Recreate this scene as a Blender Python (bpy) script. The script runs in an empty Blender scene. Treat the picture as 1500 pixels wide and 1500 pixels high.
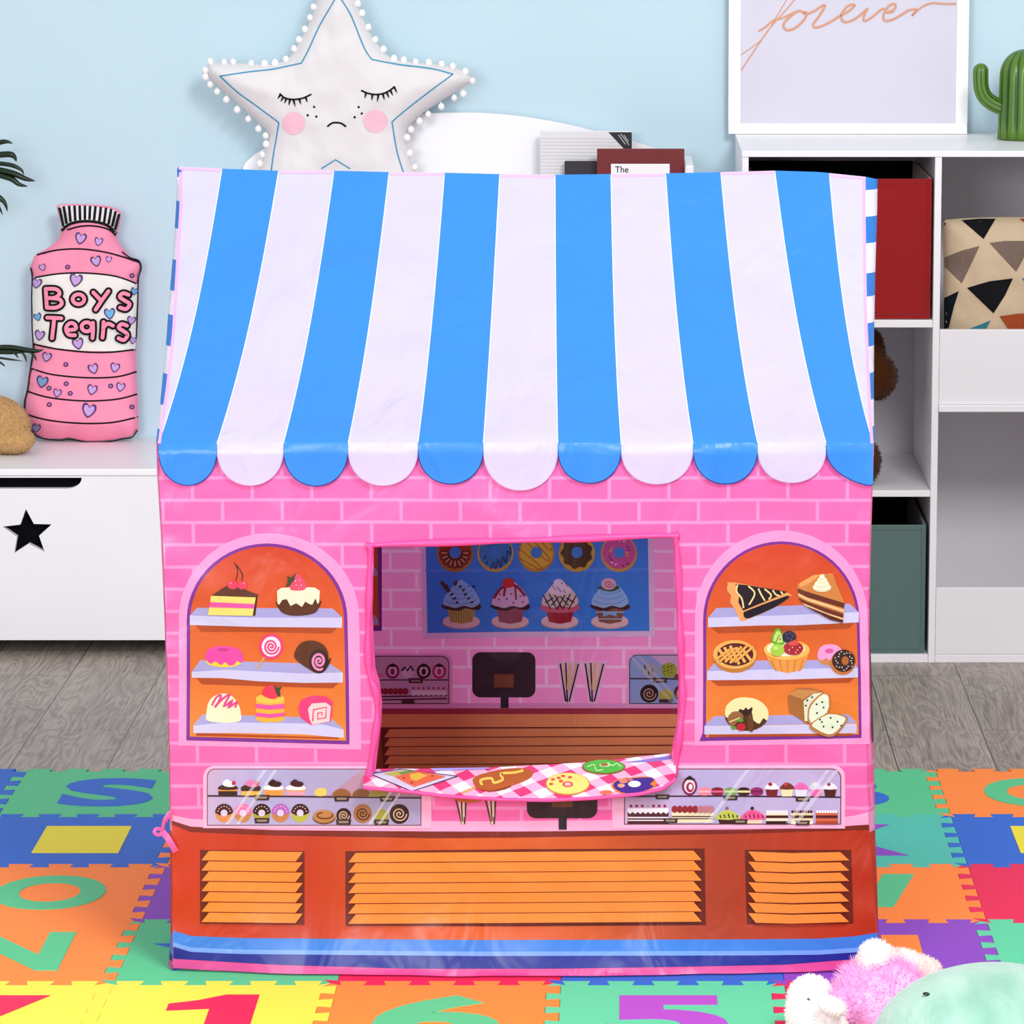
import bpy, bmesh, math, random
from math import sin, cos, pi, sqrt, exp, tan
from mathutils import Vector, Matrix, noise
from mathutils.geometry import delaunay_2d_cdt
random.seed(7)
SC = bpy.context.scene
COL = SC.collection
# ------------------------------------------------------------------ camera
F, CX, CY, PITCH, CH = 5583.4, 911.6, 750.0, 0.172292, 1.5
CAM = Vector((0, 0, CH))
FW = Vector((0, cos(PITCH), -sin(PITCH)))
DN = Vector((0, -sin(PITCH), -cos(PITCH)))
def ray(px, py):
    return FW + Vector(((px-CX)/F, 0, 0)) + DN*((py-CY)/F)
def atY(px, py, Y):
    d = ray(px, py)
    return CAM + d*(Y/d.y)
def atZ(px, py, z):
    d = ray(px, py)
    return CAM + d*((z-CH)/d.z)
def X_at(px, Y, z=0.5):
    return (px-CX)/F*(Y*cos(PITCH)+(CH-z)*sin(PITCH))
def Z_at(py, Y):
    return atY(CX, py, Y).z
cd = bpy.data.cameras.new('camera')
cam = bpy.data.objects.new('camera', cd); COL.objects.link(cam)
cam.location = CAM
cam.rotation_euler = (pi/2-PITCH, 0, 0)
cd.sensor_width = 36; cd.lens = F/1500*36; cd.shift_x = (750-CX)/1500
cd.clip_end = 60
SC.camera = cam
# ------------------------------------------------------------------ materials
MATS = {}
def lin(h):
    h = h.lstrip('#')
    c = [int(h[i:i+2], 16)/255 for i in (0, 2, 4)]
    return tuple((v/12.92 if v <= .04045 else ((v+.055)/1.055)**2.4) for v in c)+(1,)
def newmat(name):
    m = bpy.data.materials.new(name); m.use_nodes = True
    nt = m.node_tree; b = nt.nodes['Principled BSDF']
    return m, nt, b
def N(nt, t, **kw):
    n = nt.nodes.new(t)
    for k, v in kw.items(): setattr(n, k, v)
    return n
def noisebump(nt, b, scale, strength, dist=.002, detail=2, stretch=None):
    tc = N(nt, 'ShaderNodeTexCoord'); no = N(nt, 'ShaderNodeTexNoise'); bu = N(nt, 'ShaderNodeBump')
    no.inputs['Scale'].default_value = scale; no.inputs['Detail'].default_value = detail
    bu.inputs['Strength'].default_value = strength; bu.inputs['Distance'].default_value = dist
    src = tc.outputs['Object']
    if stretch:
        mp = N(nt, 'ShaderNodeMapping'); mp.inputs['Scale'].default_value = stretch
        nt.links.new(src, mp.inputs['Vector']); src = mp.outputs['Vector']
    nt.links.new(src, no.inputs['Vector']); nt.links.new(no.outputs['Fac'], bu.inputs['Height'])
    nt.links.new(bu.outputs['Normal'], b.inputs['Normal'])
    return no
def plain(hexc, rough=.5, spec=.5, kind='', bump=None, sheen=0, coat=0, metal=0):
    key = (hexc, rough, spec, kind, bump, sheen, coat)
    if key in MATS: return MATS[key]
    m, nt, b = newmat((kind or 'paint')+'_'+hexc.lstrip('#'))
    b.inputs['Base Color'].default_value = lin(hexc)
    b.inputs['Roughness'].default_value = rough
    b.inputs['Specular IOR Level'].default_value = spec
    b.inputs['Metallic'].default_value = metal
    if sheen: b.inputs['Sheen Weight'].default_value = sheen
    if coat: b.inputs['Coat Weight'].default_value = coat
    # faint procedural tone variation so that no surface is perfectly flat
    tc = N(nt, 'ShaderNodeTexCoord'); no = N(nt, 'ShaderNodeTexNoise'); hs = N(nt, 'ShaderNodeHueSaturation'); mr = N(nt, 'ShaderNodeMapRange')
    no.inputs['Scale'].default_value = 6
    mr.inputs['To Min'].default_value = .97; mr.inputs['To Max'].default_value = 1.03
    hs.inputs['Color'].default_value = lin(hexc)
    nt.links.new(tc.outputs['Object'], no.inputs['Vector']); nt.links.new(no.outputs['Fac'], mr.inputs['Value'])
    nt.links.new(mr.outputs['Result'], hs.inputs['Value']); nt.links.new(hs.outputs['Color'], b.inputs['Base Color'])
    if bump: noisebump(nt, b, bump[0], bump[1], bump[2] if len(bump) > 2 else .002)
    MATS[key] = m
    return m
def satin(nt, b, transl=.34, color_out=None, color=None, rough=.34):
    """thin polyester: glossy, a little light comes through, soft crumples"""
    b.inputs['Roughness'].default_value = rough
    b.inputs['Specular IOR Level'].default_value = .45
    no = noisebump(nt, b, 7, .8, .012, 3, (1.3, 1, .8)); no.inputs['Distortion'].default_value = .8
    tr = N(nt, 'ShaderNodeBsdfTranslucent'); mx = N(nt, 'ShaderNodeMixShader')
    mx.inputs[0].default_value = transl
    if color_out is not None: nt.links.new(color_out, tr.inputs['Color'])
    else: tr.inputs['Color'].default_value = color
    out = nt.nodes['Material Output']
    nt.links.new(b.outputs[0], mx.inputs[1]); nt.links.new(tr.outputs[0], mx.inputs[2]); nt.links.new(mx.outputs[0], out.inputs['Surface'])
def cloth(hexc, alpha=1.0):
    key = ('cloth', hexc, alpha)
    if key in MATS: return MATS[key]
    m, nt, b = newmat('printed_polyester_'+hexc.lstrip('#'))
    b.inputs['Base Color'].default_value = lin(hexc)
    satin(nt, b, color=lin(hexc))
    if alpha < 1:
        out = nt.nodes['Material Output']; src = out.inputs['Surface'].links[0].from_socket
        tp = N(nt, 'ShaderNodeBsdfTransparent'); mx = N(nt, 'ShaderNodeMixShader'); mx.inputs[0].default_value = alpha
        nt.links.new(tp.outputs[0], mx.inputs[1]); nt.links.new(src, mx.inputs[2]); nt.links.new(mx.outputs[0], out.inputs['Surface'])
    MATS[key] = m
    return m
def cloth_brick(brick, mortar, off=(0, 0), name='printed_bricks', axis='X'):
    m, nt, b = newmat(name)
    tc = N(nt, 'ShaderNodeTexCoord'); sx = N(nt, 'ShaderNodeSeparateXYZ'); cb = N(nt, 'ShaderNodeCombineXYZ'); mp = N(nt, 'ShaderNodeMapping')
    br = N(nt, 'ShaderNodeTexBrick')
    nt.links.new(tc.outputs['Object'], sx.inputs[0]); nt.links.new(sx.outputs[axis], cb.inputs['X']); nt.links.new(sx.outputs['Z'], cb.inputs['Y'])
    nt.links.new(cb.outputs[0], mp.inputs['Vector']); mp.inputs['Location'].default_value = (off[0], off[1], 0)
    nt.links.new(mp.outputs[0], br.inputs['Vector'])
    br.inputs['Scale'].default_value = 1; br.inputs['Brick Width'].default_value = .0790; br.inputs['Row Height'].default_value = .0300
    br.inputs['Mortar Size'].default_value = .0033; br.inputs['Mortar Smooth'].default_value = .7
    br.inputs['Color1'].default_value = lin(brick[0]); br.inputs['Color2'].default_value = lin(brick[1]); br.inputs['Mortar'].default_value = lin(mortar)
    nt.links.new(br.outputs['Color'], b.inputs['Base Color'])
    satin(nt, b, color_out=br.outputs['Color'])
    return m
def cloth_gradient(stops, axis='X', lo=0, hi=1, name='printed_gradient'):
    m, nt, b = newmat(name)
    tc = N(nt, 'ShaderNodeTexCoord'); sx = N(nt, 'ShaderNodeSeparateXYZ'); mr = N(nt, 'ShaderNodeMapRange'); cr = N(nt, 'ShaderNodeValToRGB')
    nt.links.new(tc.outputs['Object'], sx.inputs[0]); nt.links.new(sx.outputs[axis], mr.inputs['Value'])
    mr.inputs['From Min'].default_value = lo; mr.inputs['From Max'].default_value = hi
    nt.links.new(mr.outputs['Result'], cr.inputs['Fac'])
    e = cr.color_ramp.elements
    while len(e) < len(stops): e.new(.5)
    for i, (p, c) in enumerate(stops): e[i].position = p; e[i].color = lin(c)
    nt.links.new(cr.outputs['Color'], b.inputs['Base Color'])
    satin(nt, b, color_out=cr.outputs['Color'])
    return m
def getmat(c, alpha=1.0):
    if isinstance(c, bpy.types.Material): return c
    return cloth(c, alpha)
# ------------------------------------------------------------------ object helpers
class MB:
    """collects geometry of ONE mesh"""
    def __init__(s): s.v = []; s.f = []; s.mi = []; s.mats = []; s.smooth = []
    def mat(s, m):
        if m not in s.mats: s.mats.append(m)
        return s.mats.index(m)
    def add(s, vs, fs, m, smooth=True):
        o = len(s.v); i = s.mat(m)
        s.v += [Vector(v) for v in vs]
        for f in fs: s.f.append(tuple(a+o for a in f)); s.mi.append(i); s.smooth.append(smooth)
    def box(s, lo, hi, m, bev=0.0):
        bm = bmesh.new(); bmesh.ops.create_cube(bm, size=1)
        for v in bm.verts: v.co = Vector([lo[i]+(v.co[i]+.5)*(hi[i]-lo[i]) for i in range(3)])
        if bev: bmesh.ops.bevel(bm, geom=bm.edges[:], offset=bev, segments=3, affect='EDGES', profile=.5)
        s.bm(bm, m, smooth=False)
    def bm(s, bm, m, smooth=True, M=None):
        bm.verts.index_update()
        vs = [(M @ v.co) if M else v.co.copy() for v in bm.verts]
        s.add(vs, [[v.index for v in f.verts] for f in bm.faces], m, smooth); bm.free()
    def tube(s, pts, r, m, n=8, closed=False, cap=True):
        pts = [Vector(p) for p in pts]; k = len(pts); vs = []; fs = []
        rr = r if isinstance(r, (list, tuple)) else [r]*k
        up = None
        for i, p in enumerate(pts):
            t = (pts[(i+1) % k]-pts[i-1]) if closed else (pts[min(i+1, k-1)]-pts[max(i-1, 0)])
            t = t.normalized() if t.length > 1e-9 else Vector((0, 0, 1))
            if up is None: up = t.orthogonal().normalized()
            up = (up-t*up.dot(t)).normalized(); q = t.cross(up)
            for j in range(n):
                a = 2*pi*j/n; vs.append(p+(up*cos(a)+q*sin(a))*rr[i])
        for i in range(k if closed else k-1):
            a = i*n; b = ((i+1) % k)*n
            for j in range(n): fs.append((a+j, a+(j+1) % n, b+(j+1) % n, b+j))
        if cap and not closed: fs.append(tuple(range(n))[::-1]); fs.append(tuple((k-1)*n+j for j in range(n)))
        s.add(vs, fs, m)
    def grid(s, P, m, closed_u=False):
        """P: list of rows of points"""
        r = len(P); c = len(P[0]); fs = []
        for i in range(r-1):
            for j in range(c if closed_u else c-1):
                fs.append((i*c+j, i*c+(j+1) % c, (i+1)*c+(j+1) % c, (i+1)*c+j))
        s.add([p for row in P for p in row], fs, m)
    def build(s, name, parent=None, solidify=0):
        me = bpy.data.meshes.new(name)
        off = Vector(parent.matrix_world.translation) if parent else Vector((0, 0, 0))
        if parent: off = rootloc(parent)
        me.from_pydata([v-off for v in s.v], [], s.f)
        for m in s.mats: me.materials.append(m)
        me.polygons.foreach_set('material_index', s.mi); me.polygons.foreach_set('use_smooth', s.smooth)
        me.update()
        o = bpy.data.objects.new(name, me); COL.objects.link(o)
        if parent: o.parent = parent
        if solidify:
            md = o.modifiers.new('thickness', 'SOLIDIFY'); md.thickness = solidify; md.offset = 0
        return o
def rootloc(o):
    l = Vector((0, 0, 0))
    while o: l += o.location; o = o.parent
    return l
def thing(name, label, cat, loc, group=None):
    o = bpy.data.objects.new(name, None); COL.objects.link(o); o.location = loc; o.empty_display_size = .05
    o['label'] = label; o['category'] = cat
    if group: o['group'] = group
    return o
def tag(o, label, cat, group=None):
    o['label'] = label; o['category'] = cat
    if group: o['group'] = group
    return o
def recenter(o, loc):
    """moves a top-level mesh's origin to loc"""
    loc = Vector(loc)
    for v in o.data.vertices: v.co -= loc
    o.location = loc
    return o
# 2-D helpers -------------------------------------------------------
def cr(pts, n=6, closed=False):
    P = [Vector(p) for p in pts]; k = len(P); out = []
    for i in range(k if closed else k-1):
        if closed: a, b, c, d = P[i-1], P[i], P[(i+1) % k], P[(i+2) % k]
        else: a, b, c, d = P[max(i-1, 0)], P[i], P[i+1], P[min(i+2, k-1)]
        for j in range(n):
            t = j/n
            out.append(.5*((2*b)+(c-a)*t+(2*a-5*b+4*c-d)*t*t+(3*b-a-3*c+d)*t**3))
    if not closed: out.append(P[-1])
    return [tuple(p) for p in out]
def ellp(cx, cy, rx, ry, rot=0, n=28, a0=0, a1=360):
    c, s = cos(math.radians(rot)), sin(math.radians(rot)); out = []
    full = abs(a1-a0) >= 360
    for i in range(n if full else n+1):
        a = math.radians(a0+(a1-a0)*i/n); x, y = rx*cos(a), ry*sin(a)
        out.append((cx+x*c-y*s, cy+x*s+y*c))
    return out
def rrect(x0, y0, x1, y1, r, n=6, corners=(1, 1, 1, 1)):
    out = []
    for (cx, cy, a, on) in ((x1-r, y0+r, -90, corners[1]), (x1-r, y1-r, 0, corners[2]), (x0+r, y1-r, 90, corners[3]), (x0+r, y0+r, 180, corners[0])):
        if on: out += ellp(cx, cy, r, r, 0, n, a, a+90)
        else: out.append({-90: (x1, y0), 0: (x1, y1), 90: (x0, y1), 180: (x0, y0)}[a])
    return out
def stroke(pts, w):
    """outline polygon strips (list of quads) of a line"""
    P = [Vector(p) for p in pts]; k = len(P); L = []; R = []
    for i in range(k):
        t = (P[min(i+1, k-1)]-P[max(i-1, 0)]); t = t.normalized() if t.length else Vector((1, 0))
        ww = w[i] if isinstance(w, (list, tuple)) else w
        q = Vector((-t.y, t.x))*ww/2
        L.append(P[i]+q); R.append(P[i]-q)
    return L, R
def inside(p, poly):
    x, y = p; c = False; j = len(poly)-1
    for i in range(len(poly)):
        xi, yi = poly[i]; xj, yj = poly[j]
        if (yi > y) != (yj > y) and x < (xj-xi)*(y-yi)/(yj-yi)+xi: c = not c
        j = i
    return c
def area2(poly):
    return sum(poly[i-1][0]*poly[i][1]-poly[i][0]*poly[i-1][1] for i in range(len(poly)))/2
def densify(poly, L):
    out = []
    for i in range(len(poly)):
        a = Vector(poly[i]); b = Vector(poly[(i+1) % len(poly)]); k = max(1, int(math.ceil((b-a).length/L)))
        for j in range(k): out.append(tuple(a+(b-a)*j/k))
    return out
def trimesh(loops, L=12):
    """triangles of polygon loops[0] with holes loops[1:]; interior grid spacing L"""
    loops = [densify([tuple(p[:2]) for p in l], L) for l in loops]
    vs = []; es = []
    for l in loops:
        o = len(vs); vs += l; es += [(o+i, o+(i+1) % len(l)) for i in range(len(l))]
    xs = [p[0] for p in loops[0]]; ys = [p[1] for p in loops[0]]
    x0, x1, y0, y1 = min(xs), max(xs), min(ys), max(ys)
    nx = int((x1-x0)/L); ny = int((y1-y0)/L)
    if nx >= 2 and ny >= 2:
        allb = vs[:]
        cell = {}
        for p in allb: cell.setdefault((int(p[0]//L), int(p[1]//L)), []).append(p)
        for j in range(1, ny+1):
            for i in range(1, nx+1):
                p = (x0+(i-.5*(j % 2))*L, y0+j*L*.95)
                if not inside(p, loops[0]) or any(inside(p, h) for h in loops[1:]): continue
                cx, cy = int(p[0]//L), int(p[1]//L)
                if any((p[0]-q[0])**2+(p[1]-q[1])**2 < (.4*L)**2 for a in (-1, 0, 1) for b in (-1, 0, 1) for q in cell.get((cx+a, cy+b), ())): continue
                vs.append(p)
    r = delaunay_2d_cdt([Vector(p) for p in vs], es, [], 0, 1e-5)
    V = [tuple(p) for p in r[0]]; T = []
    for f in r[2]:
        c = (sum(V[i][0] for i in f)/3, sum(V[i][1] for i in f)/3)
        if inside(c, loops[0]) and not any(inside(c, h) for h in loops[1:]): T.append(tuple(f))
    return V, T
_txt = {}
def text_mesh(s, offset=0.0, shear=0):
    key = (s, offset, shear)
    if key in _txt: return _txt[key]
    c = bpy.data.curves.new('t', 'FONT'); c.body = s; c.offset = offset; c.shear = shear; c.resolution_u = 5; c.fill_mode = 'FRONT'
    o = bpy.data.objects.new('t', c); COL.objects.link(o)
    dg = bpy.context.evaluated_depsgraph_get(); dg.update()
    me = bpy.data.meshes.new_from_object(o.evaluated_get(dg))
    V = [(v.co.x, v.co.y) for v in me.vertices]; T = [tuple(p.vertices) for p in me.polygons]
    bpy.data.objects.remove(o); bpy.data.curves.remove(c); bpy.data.meshes.remove(me)
    x0 = min(v[0] for v in V); x1 = max(v[0] for v in V); y0 = min(v[1] for v in V); y1 = max(v[1] for v in V)
    _txt[key] = (V, T, x0, x1, y0, y1)
    return _txt[key]
class Painter:
    """flat printed shapes laid on a fabric surface; coordinates are traced, surf() finds the surface point"""
    def __init__(s, mb, surf, L=12, step=.00028, matf=None):
        s.mb = mb; s.surf = surf; s.L = L; s.boxes = []; s.step = step; s.view(0, 0, 1); s.matf = matf or getmat; s.base = 1
    def view(s, ox, oy, sc, sy=None): s.ox, s.oy, s.sc, s.sy = ox, oy, sc, sy or sc
    def T(s, p): return (s.ox+p[0]/s.sc, s.oy+p[1]/s.sy)
    def layer(s, V):
        x0 = min(v[0] for v in V); x1 = max(v[0] for v in V); y0 = min(v[1] for v in V); y1 = max(v[1] for v in V)
        k = s.base-1
        for (a, b, c, d, l) in s.boxes:
            if x0 < b and a < x1 and y0 < d and c < y1 and l > k: k = l
        k += 1; s.boxes.append((x0, x1, y0, y1, k)); return k
    clip = None
    def emit(s, V, T, col, alpha=1.0):
        if not T: return
        k = s.layer(V); vs = []
        V = list(V); tri = []
        for t in T:
            for i in range(1, len(t)-1): tri.append((t[0], t[i], t[i+1]))
        mid = {}; T = []
        def cut(a, b):
            e = (a, b) if a < b else (b, a)
            if e not in mid: mid[e] = len(V); V.append(((V[a][0]+V[b][0])/2, (V[a][1]+V[b][1])/2))
            return mid[e]
        Lm = s.L*1.3
        ins = {}
        def isin(i):
            if i not in ins: ins[i] = inside(V[i], s.clip)
            return ins[i]
        while tri:
            t = tri.pop(); ln = [sqrt((V[t[i]][0]-V[t[(i+1) % 3]][0])**2+(V[t[i]][1]-V[t[(i+1) % 3]][1])**2) for i in range(3)]
            lim = Lm
            if s.clip:
                q = sum(isin(i) for i in t)
                if q == 3: continue
                if q: lim = min(lim, 3.0)
            c = [l > lim for l in ln]
            if not any(c):
                if s.clip and q and inside((sum(V[i][0] for i in t)/3, sum(V[i][1] for i in t)/3), s.clip): continue
                T.append(t); continue
            j = max(range(3), key=lambda i: ln[i]); a, b, d = t[j], t[(j+1) % 3], t[(j+2) % 3]; m_ = cut(a, b); tri += [(a, m_, d), (m_, b, d)]
        for v in V:
            p = s.surf(v[0], v[1]); d = (CAM-p).normalized()
            vs.append(p+d*(k*s.step))
        s.mb.add(vs, T, s.matf(col, alpha) if s.matf is getmat else s.matf(col))
    def poly(s, col, pts, smooth=0, alpha=1.0, holes=()):
        if smooth: pts = cr(pts, smooth, True)
        P = [s.T(p) for p in pts]; H = [[s.T(p) for p in h] for h in holes]
        V, T = trimesh([P]+H, s.L); s.emit(V, T, col, alpha)
    def ell(s, col, cx, cy, rx, ry, rot=0, n=22): s.poly(col, ellp(cx, cy, rx, ry, rot, n))
    def ring(s, col, cx, cy, rx, ry, ix, iy, n=28): s.poly(col, ellp(cx, cy, rx, ry, 0, n), holes=[ellp(cx, cy, ix, iy, 0, n)])
    def line(s, col, pts, w, smooth=0, alpha=1.0):
        if smooth: pts = cr(pts, smooth)
        L, R = stroke(pts, w); k = len(L)
        V = [s.T(p) for p in L]+[s.T(p) for p in R]
        s.emit(V, [(i, i+1, k+i+1, k+i) for i in range(k-1)], col, alpha)
    def spiral(s, col, cx, cy, rx, ry, turns, w, a0=0):
        n = int(16*turns)
        s.line(col, [(cx+rx*(1-i/n)*cos(a0+2*pi*turns*i/n), cy+ry*(1-i/n)*sin(a0+2*pi*turns*i/n)) for i in range(n)], w)
    def rect(s, col, x0, y0, x1, y1, alpha=1.0): s.poly(col, [(x0, y0), (x1, y0), (x1, y1), (x0, y1)], alpha=alpha)
    def text(s, col, t, x0, y0, x1, y1, offset=0, rot=0, grow=0, shear=0):
        V, T, a, b, c, d = text_mesh(t, offset, shear)
        x0 -= grow; x1 += grow; y0 -= grow; y1 += grow
        cx, cy = (x0+x1)/2, (y0+y1)/2; cc, ss = cos(rot), sin(rot); W = []
        for v in V:
            x = x0+(v[0]-a)/(b-a)*(x1-x0)-cx; y = y1-(v[1]-c)/(d-c)*(y1-y0)-cy
            W.append(s.T((cx+x*cc-y*ss, cy+x*ss+y*cc)))
        s.emit(W, T, col)
def plane_surf(Y): return lambda px, py: atY(px, py, Y)
def lerp_tab(tab, x):
    if x <= tab[0][0]: return tab[0][1]
    for (a, b), (c, d) in zip(tab, tab[1:]):
        if x <= c: return b+(d-b)*(x-a)/(c-a)
    return tab[-1][1]
def poly_prism(loops, y0, y1, m, mapf=None):
    """prism along Y of loops given in (x,z); front at y0"""
    mb = MB(); V, T = trimesh(loops, 1e9)
    n = len(V)
    mb.add([(v[0], y0, v[1]) for v in V]+[(v[0], y1, v[1]) for v in V], list(T)+[tuple(n+i for i in t[::-1]) for t in T], m, False)
    for l in loops:
        k = len(l)
        mb.add([(p[0], y0, p[1]) for p in l]+[(p[0], y1, p[1]) for p in l], [(i, (i+1) % k, k+(i+1) % k, k+i) for i in range(k)], m, False)
    return mb
def remesh_blob(ells, voxel=.006, smooth=4):
    """one continuous skin around overlapping ellipsoids [(centre, radii, euler)]"""
    bm = bmesh.new()
    for (c, r, *e) in ells:
        M = Matrix.Translation(Vector(c))
        if e: M = M @ Matrix.Rotation(e[0][2], 4, 'Z') @ Matrix.Rotation(e[0][1], 4, 'Y') @ Matrix.Rotation(e[0][0], 4, 'X')
        M = M @ Matrix.Diagonal((r[0], r[1], r[2], 1))
        bmesh.ops.create_icosphere(bm, subdivisions=4, radius=1, matrix=M)
    me = bpy.data.meshes.new('b'); bm.to_mesh(me); bm.free()
    o = bpy.data.objects.new('b', me); COL.objects.link(o)
    md = o.modifiers.new('r', 'REMESH'); md.mode = 'VOXEL'; md.voxel_size = voxel
    ms = o.modifiers.new('s', 'SMOOTH'); ms.iterations = smooth; ms.factor = .5
    dg = bpy.context.evaluated_depsgraph_get(); dg.update()
    m2 = bpy.data.meshes.new_from_object(o.evaluated_get(dg))
    V = [v.co.copy() for v in m2.vertices]; Fc = [tuple(p.vertices) for p in m2.polygons]
    bpy.data.objects.remove(o); bpy.data.meshes.remove(me); bpy.data.meshes.remove(m2)
    return V, Fc
def furry(mb, V, Fc, m, count, length, width=.0009, comb=(0, 0, 0), jit=.6, mat2=None, sel=None, zmin=.0012):
    """skin plus short pile strands, one mesh"""
    mb.add(V, Fc, m)
    cen = []
    for f in Fc:
        a, b, c = V[f[0]], V[f[1]], V[f[2]]
        n = (b-a).cross(c-a); A = n.length
        if len(f) == 4: A += (V[f[3]]-a).cross(c-a).length
        cen.append((f, n.normalized(), A))
    wts = [c[2] for c in cen]
    vs = []; fs = []; vs2 = []; fs2 = []
    for (f, n, A) in [] if not count else random.choices(cen, weights=wts, k=count):
        a, b, c = V[f[0]], V[f[1]], V[f[2]]
        u, w = random.random(), random.random()
        if u+w > 1: u, w = 1-u, 1-w
        if len(f) == 4 and random.random() < .5: a, b, c = V[f[0]], V[f[2]], V[f[3]]
        p = a+(b-a)*u+(c-a)*w
        if sel and not sel(p): continue
        if p.z < .004: continue
        d = (n+Vector((random.uniform(-1, 1), random.uniform(-1, 1), random.uniform(-1, 1)))*jit+Vector(comb)).normalized()
        s = d.orthogonal().normalized(); s = (Matrix.Rotation(random.uniform(0, 6.28), 3, d) @ s)*width
        l = length*random.uniform(.5, 1.1)
        k = len(vs)
        mid = p+d*l*.55; tip = p+d*l+Vector(comb)*l*.3
        vs += [p-s, p+s, mid+s*.7, mid-s*.7, tip]; fs += [(k, k+1, k+2, k+3), (k+3, k+2, k+4)]
    mb.add([Vector((v.x, v.y, max(v.z, zmin))) for v in vs], fs, mat2 or m)
# ------------------------------------------------------------------ places
YF = atZ(750, 1422, 0).y                 # front of the tent
YM = YF+.36; YB = YF+.72                 # ridge, back of the tent
ZFLOOR = -.012
YC = atZ(CX, 971, ZFLOOR).y              # front of the storage unit
ZC = Z_at(221, YC)                       # its top
YW = atZ(CX, 195, ZC).y+.004             # the wall
TX0, TD0, TS = -.69197, 4.93258, .3      # foam tiles
# ------------------------------------------------------------------ the room
def wall_mat():
    m, nt, b = newmat('pale_blue_wall_paint')
    b.inputs['Roughness'].default_value = .7
    tc = N(nt, 'ShaderNodeTexCoord'); no = N(nt, 'ShaderNodeTexNoise'); crp = N(nt, 'ShaderNodeValToRGB')
    no.inputs['Scale'].default_value = 3; no.inputs['Detail'].default_value = 5
    crp.color_ramp.elements[0].color = lin('#b9d5e2'); crp.color_ramp.elements[1].color = lin('#c2dae5')
    nt.links.new(tc.outputs['Object'], no.inputs['Vector']); nt.links.new(no.outputs['Fac'], crp.inputs['Fac']); nt.links.new(crp.outputs['Color'], b.inputs['Base Color'])
    return m
def floor_mat():
    m, nt, b = newmat('grey_oak_laminate')
    b.inputs['Roughness'].default_value = .45
    tc = N(nt, 'ShaderNodeTexCoord'); sx = N(nt, 'ShaderNodeSeparateXYZ'); cb = N(nt, 'ShaderNodeCombineXYZ')
    nt.links.new(tc.outputs['Object'], sx.inputs[0])
    nt.links.new(sx.outputs['Y'], cb.inputs['X']); nt.links.new(sx.outputs['X'], cb.inputs['Y'])
    mp = N(nt, 'ShaderNodeMapping'); mp.inputs['Location'].default_value = (.28, .035, 0); nt.links.new(cb.outputs[0], mp.inputs['Vector'])
    br = N(nt, 'ShaderNodeTexBrick'); br.offset = .37
    for k, v in (('Scale', 1), ('Brick Width', 1.2), ('Row Height', .165), ('Mortar Size', .0011), ('Mortar Smooth', .2)): br.inputs[k].default_value = v
    br.inputs['Color1'].default_value = (.0, .0, .0, 1); br.inputs['Color2'].default_value = (1, 1, 1, 1); br.inputs['Mortar'].default_value = (.5, .5, .5, 1)
    nt.links.new(mp.outputs[0], br.inputs['Vector'])
    # grain: contour bands of a stretched, distorted noise
    mp2 = N(nt, 'ShaderNodeMapping'); mp2.inputs['Scale'].default_value = (1.1, 5.5, 1); nt.links.new(cb.outputs[0], mp2.inputs['Vector'])
    ad = N(nt, 'ShaderNodeVectorMath'); ad.operation = 'ADD'; nt.links.new(mp2.outputs[0], ad.inputs[0])
    sc = N(nt, 'ShaderNodeVectorMath'); sc.operation = 'SCALE'; sc.inputs['Scale'].default_value = 7; nt.links.new(br.outputs['Color'], sc.inputs[0]); nt.links.new(sc.outputs[0], ad.inputs[1])
    no = N(nt, 'ShaderNodeTexNoise'); no.inputs['Scale'].default_value = 2.6; no.inputs['Detail'].default_value = 2.5; no.inputs['Distortion'].default_value = .7
    nt.links.new(ad.outputs[0], no.inputs['Vector'])
    mu = N(nt, 'ShaderNodeMath'); mu.operation = 'MULTIPLY'; mu.inputs[1].default_value = 75; nt.links.new(no.outputs['Fac'], mu.inputs[0])
    si = N(nt, 'ShaderNodeMath'); si.operation = 'SINE'; nt.links.new(mu.outputs[0], si.inputs[0])
    mp3 = N(nt, 'ShaderNodeMapping'); mp3.inputs['Scale'].default_value = (3, 90, 1); nt.links.new(cb.outputs[0], mp3.inputs['Vector'])
    n2 = N(nt, 'ShaderNodeTexNoise'); n2.inputs['Scale'].default_value = 3; n2.inputs['Detail'].default_value = 4; nt.links.new(mp3.outputs[0], n2.inputs['Vector'])
    a2 = N(nt, 'ShaderNodeMath'); a2.operation = 'MULTIPLY_ADD'; a2.inputs[1].default_value = .11; nt.links.new(si.outputs[0], a2.inputs[0]); nt.links.new(n2.outputs['Fac'], a2.inputs[2])
    n3 = N(nt, 'ShaderNodeTexNoise'); n3.inputs['Scale'].default_value = 1.5; nt.links.new(ad.outputs[0], n3.inputs['Vector'])
    a3 = N(nt, 'ShaderNodeMath'); a3.operation = 'MULTIPLY_ADD'; a3.inputs[1].default_value = .5; nt.links.new(n3.outputs['Fac'], a3.inputs[0]); nt.links.new(a2.outputs[0], a3.inputs[2])
    rp = N(nt, 'ShaderNodeValToRGB'); e = rp.color_ramp.elements
    e[0].position = .4; e[0].color = lin('#6e645e'); e[1].position = 1.05; e[1].color = lin('#b0a499')
    nt.links.new(a3.outputs[0], rp.inputs['Fac'])
    mx = N(nt, 'ShaderNodeMixRGB'); mx.blend_type = 'MIX'; mx.inputs['Color2'].default_value = lin('#4a4441')
    nt.links.new(br.outputs['Fac'], mx.inputs['Fac']); nt.links.new(rp.outputs['Color'], mx.inputs['Color1'])
    nt.links.new(mx.outputs['Color'], b.inputs['Base Color'])
    bu = N(nt, 'ShaderNodeBump'); bu.inputs['Strength'].default_value = .15; bu.inputs['Distance'].default_value = .002
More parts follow.
